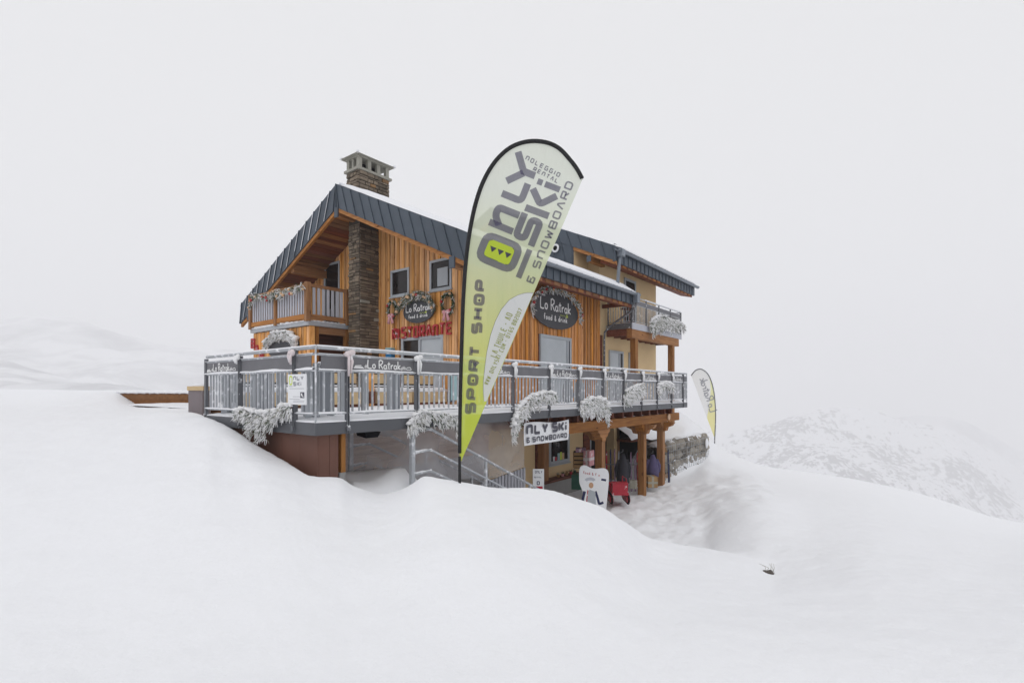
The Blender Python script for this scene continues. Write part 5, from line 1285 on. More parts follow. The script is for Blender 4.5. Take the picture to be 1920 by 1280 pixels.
# ------------------------------------------------------------------ signs
def oval(c, axis_u, nrm, rx, rz, th, n=40):
    q = MB(); q.prism([(rx * math.cos(2 * math.pi * i / n), rz * math.sin(2 * math.pi * i / n)) for i in range(n)], (Vector(c), axis_u, ZUP, nrm), 0, th); return q
def ratrak_logo(q, fr, x, y, s):
    ribbon(q, rnd_corners([(x, y), (x + .9 * s, y), (x + s, y + .2 * s), (x + .1 * s, y + .2 * s)], .06 * s, True), .10 * s, fr, .002, 0, True)
    ribbon(q, rnd_corners([(x + .2 * s, y + .32 * s), (x + .9 * s, y + .32 * s), (x + .8 * s, y + .62 * s), (x + .3 * s, y + .62 * s)], .06 * s, True), .14 * s, fr, .002, 0, True)
    n = 11; ribbon(q, [(x - 2.6 * s + 2.5 * s * i / n, y + .3 * s + .16 * s * ((-1) ** i) * (.4 + .6 * abs(math.sin(i * 2.3)))) for i in range(n + 1)], .05 * s, fr, .002)
def oval_sign(name, label, c, fr_u, nrm, rx, rz, k):
    t = thing(name, label, "sign", c)
    oval(c, fr_u, nrm, rx, rz, .04).build("board", slate_sign, t)
    fr = (Vector(c) + nrm * .041, fr_u, ZUP, nrm)
    q = MB(); h = rz * .60; wd = hand_width("Lo Ratrak", h, .07); lay_hand(q, "Lo Ratrak", h, h * .13, fr, (-wd / 2, -.02 * rz), .07, off=.002)
    h2 = rz * .30; wd = hand_width("food & drink", h2, .22); lay_hand(q, "food & drink", h2, h2 * .17, fr, (-wd / 2, -rz * .56), .22, off=.002)
    tag(q.build("lettering", whiteprint, t), kind="stuff")
    q = MB(); ratrak_logo(q, fr, rx * .42, -.26 * rz, rz * .24); q.build("groomer_mark", limeprint, t)
    return t
NX = Vector((-1, 0, 0)); NY = Vector((0, -1, 0)); UG = Vector((0, -1, 0)); US_ = Vector((1, 0, 0))
c1 = onX(786, 583, XG - .09)
oval_sign("oval_sign", "small slate oval restaurant sign under a green garland above the red lettering", c1, UG, NX, .70, .37, 0)
c2 = onY(1041, 583, YW - .09)
oval_sign("oval_sign", "large slate oval sign reading food and drink on the side wall above the pale door", c2, US_, NY, 1.40, .60, 1)
c3 = onX(532, 650, BX + .07)
t3 = thing("oval_sign", "grey oval sign half hidden behind the railing on the entrance block under the timber balcony", "sign", c3)
oval(c3, UG, NX, .98, .46, .04).build("board", slate_sign, t3)
# red letters over the door
rs = thing("red_lettering", "snowy red wooden letters spelling ristorante above the glass door", "sign", onX(793, 625, XG - .06))
la = onX(737, 634, XG - .06); lb = onX(851, 632, XG - .06)
W_ = la.y - lb.y; txt = "RISTORANTE"; cw_ = W_ / 10.0; z0 = zD(16.0, 633.5)
xk = 0
for i, ch in enumerate(txt):
    wdt = .05 if ch == 'I' else cw_ * .78
    q = MB(); fr = (Vector((XG - .065, la.y - xk, z0 + R_.uniform(-.015, .015))), UG, ZUP, NX)
    lay_tech(q, ch, .37, cw_ * .86, 0, .058, fr, (0, 0), 0, .05, 0, .12, z=.004)
    q.build("letter", redletter, rs); xk += cw_ * (.58 if ch == 'I' else 1.047)
# red bow-like decoration at the left end of the entrance block
ra = onX(479, 655, BX + .05)
rb = thing("red_decoration", "red letters at the far left end of the entrance block wall", "decoration", ra)
q = MB(); fr = (Vector((BX + .08, ra.y + .33, ra.z - .38)), UG, ZUP, NX)
for i, (ch, dz) in enumerate((("B", .42), ("A", .18), ("R", -.05))):
    q = MB(); lay_tech(q, ch, .36, .27, .05, .075, (fr[0] + UG * (.30 * i) + ZUP * dz, UG, ZUP, NX), (0, 0), 0, .05, 0, .12, z=.004); q.build("letter", redletter, rb)
# blue letter box by the door
bp_ = onX(734, 662, XG - .06)
bbx = thing("blue_box", "blue box fixed to the board wall between stone pillar and glass door", "box", bp_)
boxpart("box", blue, bbx, XG - .2, XG - .045, bp_.y - .15, bp_.y + .12, bp_.z - .22, bp_.z + .12)
boxpart("lid", teal, bbx, XG - .21, XG - .045, bp_.y - .16, bp_.y + .13, bp_.z + .121, bp_.z + .17)
# shop sign hung on the left railing
sg = onX(558, 728, TX0 - .07)
ts = thing("shop_sign", "white upright shop sign hung on the short left railing", "sign", sg)
ya, yb_ = onX(541.5, 728, TX0 - .07).y, onX(575.5, 728, TX0 - .07).y; za, zb_ = zD(7.2, 758), zD(7.2, 701.5)
q = MB(); q.box(TX0 - .085, TX0 - .07, yb_, ya, za, zb_); q.build("board", white_p, ts)
wd, hg = ya - yb_, zb_ - za
fr = (Vector((TX0 - .0855, ya, za)), UG, ZUP, NX)
q = MB(); lay_tech(q, "NLY", hg * .15, wd * .17, wd * .035, wd * .042, fr, (wd * .30, hg * .79)); lay_tech(q, "SKi", hg * .15, wd * .17, wd * .035, wd * .042, fr, (wd * .30, hg * .605))
ribbon(q, [(wd * .08, hg * .60), (wd * .27, hg * .60)], hg * .02, fr)
ribbon(q, [(wd * .08, hg * .525), (wd * .9, hg * .525)], hg * .014, fr)
for k_, (a, b, y_) in enumerate(((.28, .7, .26), (.1, .68, .18), (.32, .92, .13), (.3, .9, .08))): ribbon(q, [(wd * a, hg * y_), (wd * b, hg * y_)], hg * .013, fr)
tag(q.build("lettering", greyprint, ts), kind="stuff")
q = MB(); ribbon(q, rnd_corners([(wd * .10, hg * .66), (wd * .24, hg * .66), (wd * .24, hg * .93), (wd * .10, hg * .93)], .03, True), wd * .05, fr, 0, 0, True)
q.build("shop_initial", limeprint, ts)
q = MB(); q.prism([(wd * .70, hg * .22), (wd * .92, hg * .22), (wd * .92, hg * .41), (wd * .70, hg * .41)], fr, 0, .001); q.build("picture", darkprint, ts)
q = MB(); q.prism([(wd * .74, hg * .36), (wd * .80, hg * .385), (wd * .82, hg * .30), (wd * .89, hg * .26), (wd * .87, hg * .245), (wd * .76, hg * .29)], fr, .001, .002); q.build("picture_figure", whiteprint, ts)
# shop banner hung under the terrace
sx0, sx1 = onY(983, 800, 6.5).x, onY(1066, 800, 6.5).x; stz, sbz = zD(11.6, 790.5), zD(11.6, 829.5)
tb = thing("hanging_banner", "white cloth banner with dark ski and snowboard lettering hung under the terrace edge", "banner", ((sx0 + sx1) / 2, 6.5, sbz))
m = MB(); nn = 16
for i in range(nn + 1):
    for k in range(4):
        u_ = i / nn; m.v.append((sx0 + (sx1 - sx0) * u_, 6.5 + .012 * math.sin(u_ * 9 + k), sbz + (stz - sbz + .025 * math.sin(u_ * 3.14 * 2 + .6)) * k / 3))
for i in range(nn):
    for k in range(3): m.face((i * 4 + k, (i + 1) * 4 + k, (i + 1) * 4 + k + 1, i * 4 + k + 1))
m.build("cloth", white_p, tb)
wd, hg = sx1 - sx0, stz - sbz; fr = (Vector((sx0, 6.480, sbz)), US_, ZUP, NY)
letters(MB, "NLY", hg * .50, wd * .135, wd * .03, wd * .036, fr, (wd * .03, hg * .46), darkprint, tb); letters(MB, "SKi", hg * .50, wd * .135, wd * .022, wd * .036, fr, (wd * .585, hg * .46), darkprint, tb)
letters(MB, "& SNOWBOARD", hg * .26, wd * .073, wd * .0175, wd * .017, fr, (wd * .03, hg * .11), darkprint, tb, space=.35)
q = MB(); q.tube([(sx0 + .9, 6.5, stz), (sx0 + .9, 6.47, stz + .12)], .006, 5); q.tube([(sx0 + .02, 6.5, stz), (sx0 + .02, 6.47, stz + .12)], .006, 5); q.build("cord", steel_d, tb)

# ------------------------------------------------------------------ garlands, wreaths and bows
def garland(name, label, pts, out, drop, n, seed, mats, radius=.07, twig=.085, thick=.012, group="frosted garlands", baubles=0, cat="garland", spread=1.0, snowy=.6):
    """pts: run of the garland; out: way it faces; drop(t): length of the fronds hanging there"""
    rr = random.Random(seed); pts = [Vector(p) for p in pts]; seg = [0]
    for a, b in zip(pts, pts[1:]): seg.append(seg[-1] + (b - a).length)
    def at(t):
        s = t * seg[-1]
        for i in range(len(pts) - 1):
            if s <= seg[i + 1] or i == len(pts) - 2:
                return pts[i].lerp(pts[i + 1], (s - seg[i]) / max(1e-6, seg[i + 1] - seg[i])), (pts[i + 1] - pts[i]).normalized()
    base = pts[len(pts) // 2]; g = thing(name, label, cat, base, group)
    q = MB(); s = MB()
    def twig_tube(m, p, d, L, r, mat):
        side = d.cross(Vector((rr.uniform(-1, 1), rr.uniform(-1, 1), rr.uniform(-1, 1)))).normalized()
        mid = p + d * L * .5 + side * L * .08; end = p + d * L + Vector((0, 0, -.12 * L))
        m.tube([p, mid, end], [r * .9, r, r * .35], 5, mat, False)
    nf = int(n)
    for i in range(nf):
        t = (i + rr.random()) / nf; p, tg = at(t); L = drop(t) * rr.uniform(.35, 1.1) if drop(t) > 0 else 0
        p = p + out * rr.uniform(0, radius) + tg * rr.uniform(-.03, .03) + ZUP * rr.uniform(-radius, radius) * .8
        sway = tg * rr.uniform(-.22, .22) + out * rr.uniform(.05, .35)
        steps = max(2, int(L / .05) + 2); cur = p
        for k in range(steps):
            f = k / steps
            cur = p + (-ZUP + sway * (1 - f)).normalized() * L * f
            for _ in range(3):
                d = (tg * rr.uniform(-1, 1) * (.55 if snowy > .5 else 1) + out * rr.uniform(-.1, .8) + ZUP * (rr.uniform(-1.5, .2) if snowy > .5 else rr.uniform(-.95, .45))).normalized()
                w_ = rr.random() < snowy
                twig_tube(s if w_ else q, cur, d, twig * rr.uniform(.6, 1.25) * spread, thick * (rr.uniform(.55, 1.15) if w_ else rr.uniform(.3, .6)), 0 if (w_ or rr.random() < .55) else 1)
    if snowy > .5:                                            # snow settled along the top
        n2 = int(seg[-1] / (thick * 4.5))
        for k in range(n2):
            p, tg = at((k + rr.random()) / n2); rr_ = radius * rr.uniform(.35, .75)
            s.blob(p + ZUP * radius * rr.uniform(.3, .8) + out * radius * rr.uniform(.1, .9), (rr_ * 1.2, rr_ * 1.2, rr_ * .7), 8, 5, rnd=.7)
    if q.v: tag(q.build("needles", [mats[0], mats[1]], g, True), kind="stuff")
    if s.v: tag(s.build("snowy_fronds", mats[2], g, True), kind="stuff")
    for k in range(baubles):
        p, tg = at((k + .5) / baubles + rr.uniform(-.06, .06) if baubles > 1 else .5); m = MB(); r = rr.uniform(.035, .055)
        m.blob(p + out * (radius + .03) - ZUP * rr.uniform(-.03, max(.05, drop(.5) * .8)), r, 10, 6); m.build("bauble", rr.choice((berry, gold, gold)), g, True)
    return g
FR = (frostpine, pine, snowtwig)
def fx(px, py, off=.05): return onY(px, py, TY0 - off)
def fl_(px, py, off=.05): return onX(px, py, TX0 - off)
garland("garland", "big frosted fir garland hanging over the left terrace edge below the white shop sign", [fl_(447, 772), fl_(462, 770), fl_(485, 776), (fl_(505, 777)), fl_(522, 772), fl_(538, 764), fl_(549, 764)], NX,
        lambda t: .12 + .30 * math.sin(3.14 * min(1, t * 1.15)) ** 2 * (1 if .22 < t < .8 else .45), 105, 41, FR, .07, .085, .010, snowy=.62)
garland("garland", "frosted garland sagging below the terrace edge just left of the tall flag", [fx(764, 800), fx(775, 778), fx(795, 775), fx(820, 778), fx(845, 780), fx(864, 784)], NY,
        lambda t: .12 + .13 * abs(math.sin(t * 7)) + (.14 if t > .85 else 0), 90, 42, FR, .06, .085, .010, snowy=.66)
garland("garland", "long frosted garland sweeping down from the railing at the left end of the hanging banner", [fx(958, 806), fx(963, 785), fx(970, 765), fx(985, 750), (fx(1003, 742)), fx(1018, 739), fx(1036, 742)], NY,
        lambda t: .30 - .10 * t if t < .5 else (.30 if .62 < t < .7 else .16), 115, 43, FR, .09, .10, .012, snowy=.70)
garland("garland", "thick frosted garland bunched over the terrace edge above the first timber corbel", [fx(1086, 762), fx(1093, 754), fx(1105, 750), fx(1120, 750), fx(1131, 754), fx(1134, 766)], NY,
        lambda t: .40 if t > .15 else .2, 120, 44, FR, .10, .11, .014, snowy=.74)
garland("garland", "frosted garland tied across the railing bars under the pale cream doors", [fx(1169, 736), fx(1178, 732), fx(1190, 726), fx(1202, 721)], NY, lambda t: .34, 80, 45, FR, .09, .11, .014, snowy=.72)
garland("garland", "small frosted garland on the railing near the far right end of the terrace", [fx(1231, 735), fx(1235, 722), fx(1246, 718), fx(1258, 724)], NY, lambda t: .16, 50, 46, FR, .09, .11, .014, snowy=.7)
def gb(px, py): return onY(px, py, CBY - .1)
garland("garland", "wide frosted garland spilling over the upper balcony railing", [gb(1217, 612), gb(1220, 600), gb(1230, 594), gb(1242, 594), gb(1255, 600), gb(1268, 604), gb(1280, 609)], NY, lambda t: (.72 if t < .62 else .5) * (.55 + .45 * abs(math.sin(t * 14))), 75, 47, FR, .08, .13, .015, snowy=.55)
def arch(c, u, rx, rz, a0, a1, n=12): return [Vector(c) + u * (rx * math.cos(math.radians(a0 + (a1 - a0) * i / n))) + ZUP * (rz * math.sin(math.radians(a0 + (a1 - a0) * i / n))) for i in range(n + 1)]
GRN = (pine, frostpine, snowtwig)
garland("garland", "green garland with pale baubles arched over the small oval sign beside the two wreaths", arch(c1 + NX * .06, UG, .80, .48, 172, 2), NX, lambda t: .07, 210, 48, GRN, .14, .12, .012, "sign garlands", 11, snowy=.13)
garland("garland", "frosty grey garland with red berries arched over the large oval sign", arch(c2 + NY * .06, US_, 1.48, .70, 200, -20, 18), NY, lambda t: .05, 190, 49, (frostpine, pine, snowtwig), .09, .11, .016, "sign garlands", 14, snowy=.42)
garland("garland", "white frosted garland arched over the grey sign on the entrance block", arch(c3 + NX * .06, UG, 1.0, .42, 170, 5), NX, lambda t: .12, 130, 50, FR, .13, .12, .016, "sign garlands", 0, snowy=.66)
rx_ = BX - .08
garland("garland", "green garland with red and pale flowers draped along the timber balcony rail", [onX(472, 572, rx_), onX(476, 556, rx_), onX(490, 554, rx_), onX(505, 556, rx_), onX(520, 548, rx_), onX(535, 546, rx_), onX(550, 543, rx_), onX(572, 535, rx_)], NX,
        lambda t: .22 if .42 < t < .66 else (.2 if t < .15 else .06), 130, 51, GRN, .10, .11, .013, "sign garlands", 16, snowy=.26)
def wreath(label, c, r, seed):
    pts = arch(c, UG, r * .8, r, 0, 360, 20); g = garland("wreath", label, pts, NX, lambda t: .02, 190, seed, (pine, pine, snowtwig), .075, .09, .010, "wreaths beside the oval sign", 3, "wreath", snowy=.07)
    m = MB(); p = Vector(c) + NX * .12 - ZUP * r * 1.0
    for s in (-1, 1):
        m.blob(p + UG * .07 * s + ZUP * .02, (.05, .08, .065), 8, 5, rnd=.3)
        m.hexa([p + UG * (.01 * s), p + UG * (.07 * s), p + UG * (.07 * s) + NX * .03, p + UG * (.01 * s) + NX * .03][::s], [p + UG * (.05 * s) - ZUP * .26, p + UG * (.16 * s) - ZUP * .22, p + UG * (.16 * s) - ZUP * .22 + NX * .02, p + UG * (.05 * s) - ZUP * .26 + NX * .02][::s])
    m.build("bow", pink, g, True)
wreath("green wreath with a pink bow left of the small oval sign", onX(738, 579, XG - .09), .25, 61)
wreath("green wreath with a pink bow right of the small oval sign", onX(842, 568, XG - .09), .29, 62)
bow_labels = ["pink and white frosted bow on the post right of the terrace corner", "frosted white bow on the post below the left edge of the glass door", None, "frosted bow on the post right of the tall flag",
              "frosted bow on the post left of the pale door", "frosted bow on the post below the large oval sign", "frosted bow on the post in line with the downpipe", "frosted bow on the post before the cream doors",
              "frosted bow on the post right of the cream doors", "frosted bow on the third last railing post", "frosted bow on the second last railing post", None]
def bow(label, p, out, side, s, mat, seed):
    rr = random.Random(seed); t = thing("ribbon_bow", label, "bow", p, "ribbon bows on the railing posts"); p = Vector(p)
    m = MB()
    for k in (-1, 1): m.blob(p + side * .035 * k + out * .02 + ZUP * (.01 * k), (.028 + .03 * abs(side.x), .028 + .03 * abs(side.y), .045), 9, 6, rnd=.5)
    m.blob(p + out * .035, .024, 8, 5, rnd=.4); m.build("loops", mat, t, True)
    for k in (-1, 1):
        m = MB(); L = s * rr.uniform(.8, 1.1); pts = [p + out * .02 + side * (.012 * k), p + out * .045 + side * (.028 * k) - ZUP * L * .4, p + out * .03 + side * (.018 * k + rr.uniform(-.01, .01)) - ZUP * L]
        m.tube(pts, [.016, .022, .014], 6); m.build("tail", mat, t, True)
for i, s in enumerate(rposts):
    if bow_labels[i]: bow(bow_labels[i], (s, TY0 - .045, .97), NY, US_, .30 if i < 4 else .24, palepink if i == 0 else snowtwig, 70 + i)
bow("snow capped bow on the left railing post nearest the grey planter", (TX0 - .045, 8.59, .97), NX, UG, .10, snowtwig, 90)
bow("snow capped bow on the left railing post above the white shop sign", (TX0 - .045, 6.92, .97), NX, UG, .16, palepink, 91)
# ------------------------------------------------------------------ stair rails, clear sheet and corrugated panel under the terrace
def stair_rail(label, px0, pyt, Y, top, n=3):
    a, b = g2(px0); x0 = Y * a / b
    t = thing("stair_railing", label, "railing", (x0, Y, -1.2), "pale steel railings of the stair below the terrace")
    zt = top; dz = .352
    q = MB(); q.box(x0 - .038, x0 + .038, Y - .03, Y + .03, -1.9, zt + .02); q.build("post", galv_f, t)
    x1 = x0 + .40; x2 = x1 + 4.6; sl = (lambda x: -(x - x1) * .47)
    for k in range(n):
        z = zt - k * dz
        q = MB(); q.tube([(x0 + .02, Y, z - .01), (x0 + .2, Y, z + .01), (x1 - .03, Y, z + .015), (x1 + .05, Y, z - .005), (x2, Y, z + sl(x2))], .026 if k == 0 else .021, 8); q.build("rail", galv_f, t, True)
        q = MB(); pts = [(x0 + .02 + (x1 - x0) * i / 6, Y, z + .024 + .006 * math.sin(i * 2 + k)) for i in range(7)]; q.tube(pts, .017, 6); q.build("rail_snow", snow_s, t, True)
    for xx in (x1 + 1.42, x1 + 2.84, x1 + 4.2):
        q = MB(); q.box(xx - .025, xx + .025, Y - .02, Y + .02, -3.2, zt + sl(xx) - .02); q.build("post", galv_f, t)
    return t
stair_rail("near pale steel stair railing with three rails, just left of the tall flag", 773, 806, 6.38, zD(8.36, 808))
stair_rail("far pale steel stair railing behind the clear sheet beside the brown wall", 657.5, 800, 8.0, zD(9.3, 800))
st_ = thing("stair", "grey stair going down under the terrace between two pale railings", "stair", (5.6, 7.2, -1.25))
boxpart("landing", slatgrey, st_, 4.45, 5.95, 6.45, 8.1, -1.55, -1.22)
for i in range(10): boxpart("step", concrete, st_, 5.95 + i * .3, 6.25 + i * .3 - .002, 6.45, 8.1, -1.75 - i * .155, -1.36 - i * .155)
q = MB()
for (x, y, z, r) in ((6.75, 7.5, -1.5, (.30, .25, .24)), (7.1, 7.2, -1.72, (.34, .3, .25)), (6.5, 7.7, -1.35, (.2, .2, .2)), (7.45, 7.6, -1.78, (.35, .3, .3))): q.blob((x, y, z), r, 14, 8, rnd=.35)
tag(q.build("step_snow", snow_s, st_, True), kind="stuff")
sh = thing("clear_sheet", "clear plastic wind sheet hanging under the terrace edge behind the stair railing", "plastic sheet", (6.6, 7.4, -1.2))
xa, xb = onY(648, 850, 7.4).x, onY(984, 850, 7.4).x
for s0, s1, nm in ((xa, xa + 2.75, 0), (xa + 2.76, xb - .85, 1), (xb - .87, xb, 2)):
    m = MB(); nx, nz = 22, 10
    for i in range(nx + 1):
        for k in range(nz + 1):
            x = s0 + (s1 - s0) * i / nx; t = k / nz; bot = zD(11.75, 879) - .06 * math.sin(x * 2.3) - (1.0 if nm < 1 else .1)
            m.v.append((x, 7.4 + .008 * nm + .03 * noise.noise(Vector((x * 1.1, t * 1.5, nm))) + .012 * math.sin(x * 8 + t * 2) * t, bot + (-.19 - bot) * (1 - t)))
    for i in range(nx):
        for k in range(nz): m.face((i * (nz + 1) + k, (i + 1) * (nz + 1) + k, (i + 1) * (nz + 1) + k + 1, i * (nz + 1) + k + 1))
    m.build("sheet", sheet_m, sh, True)
cp = thing("corrugated_panel", "low pale corrugated panel below the clear sheet at the foot of the stair", "panel", (9.5, 8.2, -2))
ca_, cb_ = onY(902, 890, 8.2).x, onY(984, 890, 8.2).x; x = ca_
while x < cb_:
    boxpart("slat", slatgrey, cp, x, x + .09, 8.18, 8.22, -2.98, -1.62 - .1 * (cb_ - x)); x += .13
boxpart("rail", galv, cp, ca_, cb_, 8.225, 8.25, -2.2, -2.13)
snowsheet(4.46, 5.94, 6.46, 8.08, -1.22, .30, "added_landing_snow", st_, .12, 8)  # snow added to brighten the dark void at the landing
# speaker-like dark box hanging under the terrace edge
p = onY(691, 816, 6.75); bxs = thing("under_deck_lamp", "black floodlight box fixed under the terrace edge above the stair", "lamp", p)
q = MB(); q.hexa([(p.x - .12, 6.65, p.z - .03), (p.x + .10, 6.65, p.z - .03), (p.x + .12, 6.85, p.z + .0), (p.x - .14, 6.85, p.z + .0)], [(p.x - .16, 6.62, p.z + .06), (p.x + .14, 6.62, p.z + .06), (p.x + .14, 6.85, p.z + .06), (p.x - .16, 6.85, p.z + .06)]); q.build("housing", black, bxs)
q = MB(); q.tube([(p.x, 6.75, p.z + .05), (p.x, 6.75, -.17)], .02, 6); q.build("bracket", steel_d, bxs)

# ------------------------------------------------------------------ lower storey: window, doors, ledge, wares
lwY = 9.28
a, b = onY(1027, 872, lwY), onY(1065.5, 863, lwY)
lwn = window(house, 's', [a.x, b.x, zD(17.1, 868), -.95, lwY], rec=.0, fw=.12, name="window")
pz = zD(17.1, 862)
for i, (cx, mt, hh, ww) in enumerate(((.30, redpaint, .13, .10), (.42, teal, .24, .11), (.54, limeprint, .26, .10), (.65, gold, .22, .10), (.2, white_p, .15, .09))):
    x = a.x + (b.x - a.x) * cx; q = MB(); q.box(x, x + ww * 1.1, lwY - .042, lwY - .031, pz, pz + hh); q.build("display", mt, lwn)
a, b = onY(1003, 850, lwY), onY(1014, 850, lwY)
boxpart("cellar_door", redwood, house, a.x, b.x, lwY - .04, lwY - .002, -3.1, -.6)
a, b = onY(1014.5, 850, 9.1), onY(1024, 850, 9.1)
boxpart("timber_upright", beam, house, a.x, b.x, 9.0, lwY - .003, -3.1, -.5)
a = onY(1093, 830, lwY); b = onY(1113, 830, lwY)
boxpart("cellar_door", redwood, house, a.x, a.x + .42, lwY - .05, lwY - .002, -3.1, -.6)
boxpart("cellar_door_frame", galv, house, a.x + .43, a.x + .50, lwY - .06, lwY - .002, -3.1, -.7)
boxpart("doorway_shade", black, house, a.x + .505, a.x + 2.2, lwY - .012, lwY - .002, -3.1, -.7)  # black sheet on the wall, shade of the doorway put into its colour
boxpart("timber_upright", beam, house, a.x + 2.35, a.x + 2.62, lwY - .15, lwY - .02, -3.1, -.4)
lx0, lx1 = onY(1021, 905, 8.95).x, onY(1093, 885, 8.95).x
ld = thing("ledge", "low rendered ledge with a dark red shelf under the ground floor window", "ledge", (lx0, 8.95, -2.5))
boxpart("base", concrete, ld, lx0, lx1, 8.98, 9.27, -3.2, zD(16.0, 906)); lz = zD(16.0, 906)
boxpart("shelf", redwood, ld, lx0 - .03, lx1 + .05, 8.9, 9.27, lz + .001, lz + .07)
for i in range(5):
    x = lx0 + (lx1 - lx0) * (.42 + .11 * i); pp_ = thing("ledge_pot", ["small dried plant pot at the left end of the window ledge", "pink pot second along the window ledge", "middle dried plant pot on the window ledge", "red pot fourth along the window ledge", "dark green pot at the right end of the window ledge"][i], "pot", (x, 9.08, lz + .07), "pots on the window ledge")
    q = MB(); q.tube([(x, 9.08, lz + .07), (x, 9.08, lz + .16)], [.04, .055], 10); q.build("pot", (card, pink, card, redpaint, green_d)[i], pp_)
    q = MB()
    for k in range(14): d_ = Vector((R_.uniform(-1, 1), R_.uniform(-1, 1), R_.uniform(.3, 1.2))).normalized() * .09; q.tube([(x, 9.08, lz + .15), Vector((x, 9.08, lz + .15)) + d_], [.008, .003], 4)
    q.build("twigs", (frostpine, pine, card, pine, frostpine)[i], pp_)
# information board
ia = onD(1009.5, 897, 11.9); ib = thing("info_board", "small white information board with a blue cross leaning before the ground floor door", "board", ia)
ui = Vector((RT.x, RT.y, 0)); w2_, hz0, hz1 = 10.5 * 11.9 / FPX, zD(11.9, 930), zD(11.9, 878.5)
q = MB(); q.prism([(-w2_, hz0), (w2_, hz0), (w2_, hz1), (-w2_, hz1)], (Vector((ia.x, ia.y, 0)), ui, ZUP, -FW), 0, .02); q.build("board", white_p, ib)
fr = (Vector((ia.x, ia.y, hz1)) - FW * .021 - ui * w2_, ui, ZUP, -FW)
q = MB(); lay_tech(q, "ONLY", .06, .035, .01, .009, fr, (.05, -.10)); lay_tech(q, "RENTAL", .035, .022, .008, .006, fr, (.03, -.21))
ribbon(q, rnd_corners([(.10, -.36), (.15, -.36), (.15, -.29), (.10, -.29)], .01, True), .02, fr, 0, 0, True); tag(q.build("lettering", navy, ib), kind="stuff")
q = MB(); q.prism([(.05, -.46), (2 * w2_ - .03, -.46), (2 * w2_ - .03, -.40), (.06, -.40)], fr, 0, .001); q.build("red_strip", redpaint, ib)
# photo cut-out board with a skier
CD = 13.6; cs = CD / FPX; co_ = onD(1112, 955, CD); fc = (Vector(co_), ui, ZUP, -FW)
cb = thing("cutout_board", "white shaped photo board with a painted skier standing in the snow before the cellar", "board", co_)
def ct_(px, py): return ((px - 1112) * cs, (955 - py) * cs)
outl = [(1086, 905), (1085.5, 882), (1088, 874), (1094, 871), (1101, 873), (1109, 877.5), (1118, 878.5), (1128, 877), (1135, 877.5), (1140, 882), (1141.5, 890), (1141, 905), (1139, 925), (1137, 945), (1135, 970), (1090, 970), (1090, 945), (1094, 925)]
q = MB(); q.prism([tuple(p) for p in rnd_corners([ct_(*p) for p in reversed(outl)], .05, True)], fc, 0, .03); q.build("board", white_p, cb)
q = MB()
for pts, wd in ((((1096, 920), (1093, 932), (1091, 944)), 5.2), (((1116, 920), (1120, 932), (1123, 944), (1131, 941)), 4.6)): ribbon(q, rnd_corners([ct_(*p) for p in pts], .04), wd * cs, fc, .031)
ribbon(q, [ct_(1127, 898), ct_(1136, 899.5)], 4 * cs, fc, .031); q.build("skier_sleeves", navy, cb)
q = MB(); q.prism([ct_(*p) for p in [(1116, 921), (1118, 970), (1099, 970), (1101, 921), (1106, 917)][::1]], fc, .0305, .032); q.build("skier_jacket", frame_m, cb)
q = MB(); ribbon(q, [ct_(1102, 918), ct_(1100, 935), ct_(1099, 950)], 1.8 * cs, fc, .033); lay_hand(q, "food & fun", 5 * cs, .7 * cs, (fc[0], (ui * .98 - ZUP * .18).normalized(), ZUP, -FW), (ct_(1093, 886)[0], ct_(1093, 886)[1] - .06), .2, off=.033); q.build("red_marks", redletter, cb)
q = MB(); q.prism([(ct_(1108, 909)[0] + 4.4 * cs * math.cos(t * .5236), ct_(1108, 909)[1] + 5.5 * cs * math.sin(t * .5236)) for t in range(12)], fc, .0312, .034); q.build("skier_face", skin, cb)
q = MB(); ribbon(q, [(ct_(1106, 901)[0] + 8 * cs * math.cos(math.radians(t)), ct_(1106, 901)[1] + 4.2 * cs * math.sin(math.radians(t))) for t in range(10, 171, 16)], 5.5 * cs, fc, .0345); q.build("skier_hat", slatgrey, cb)
# red tracked toy groomer
gp = onD(1158, 938, 15.2); gr = thing("toy_groomer", "small red tracked snow groomer model standing in the snow by the timber post", "toy vehicle", gp)
ux = Vector((.80, .60, 0)).normalized(); uy = Vector((-ux.y, ux.x, 0)); G0 = Vector((gp.x, gp.y, zD(15.2, 944) + .07))
def go(dx, dy, dz): return G0 + ux * dx + uy * dy + ZUP * dz
def gbox(nm, mt, c, h, par): q = MB(); q.obox(go(*c), ux * h[0], uy * h[1], ZUP * h[2]); return q.build(nm, mt, par)
gbox("body", redpaint, (0, 0, .30), (.42, .24, .035), gr); gbox("loading_bed", redpaint, (.16, -.235, .41), (.30, .012, .085), gr); gbox("loading_bed", redpaint, (.16, .235, .41), (.30, .012, .085), gr); gbox("tailboard", redpaint, (.45, 0, .41), (.012, .24, .085), gr)
gbox("bed_snow", snow_s, (.16, -.252, .41), (.2, .004, .045), gr)
cab = gbox("cab", redpaint, (-.28, 0, .46), (.13, .22, .13), gr); gbox("window", glass_d, (-.28, -.223, .50), (.09, .004, .06), cab); gbox("roof", redpaint, (-.28, 0, .605), (.14, .23, .012), cab)
q = MB()
for a_, b_ in (((-.13, -.23), (-.13, -.23)), ((.45, -.23), (.45, -.23))): q.tube([go(a_[0], a_[1], .48), go(a_[0], a_[1], .68)], .014, 6)
q.tube([go(-.13, -.23, .68), go(.45, -.23, .68)], .014, 6); q.build("hoop", redpaint, gr)
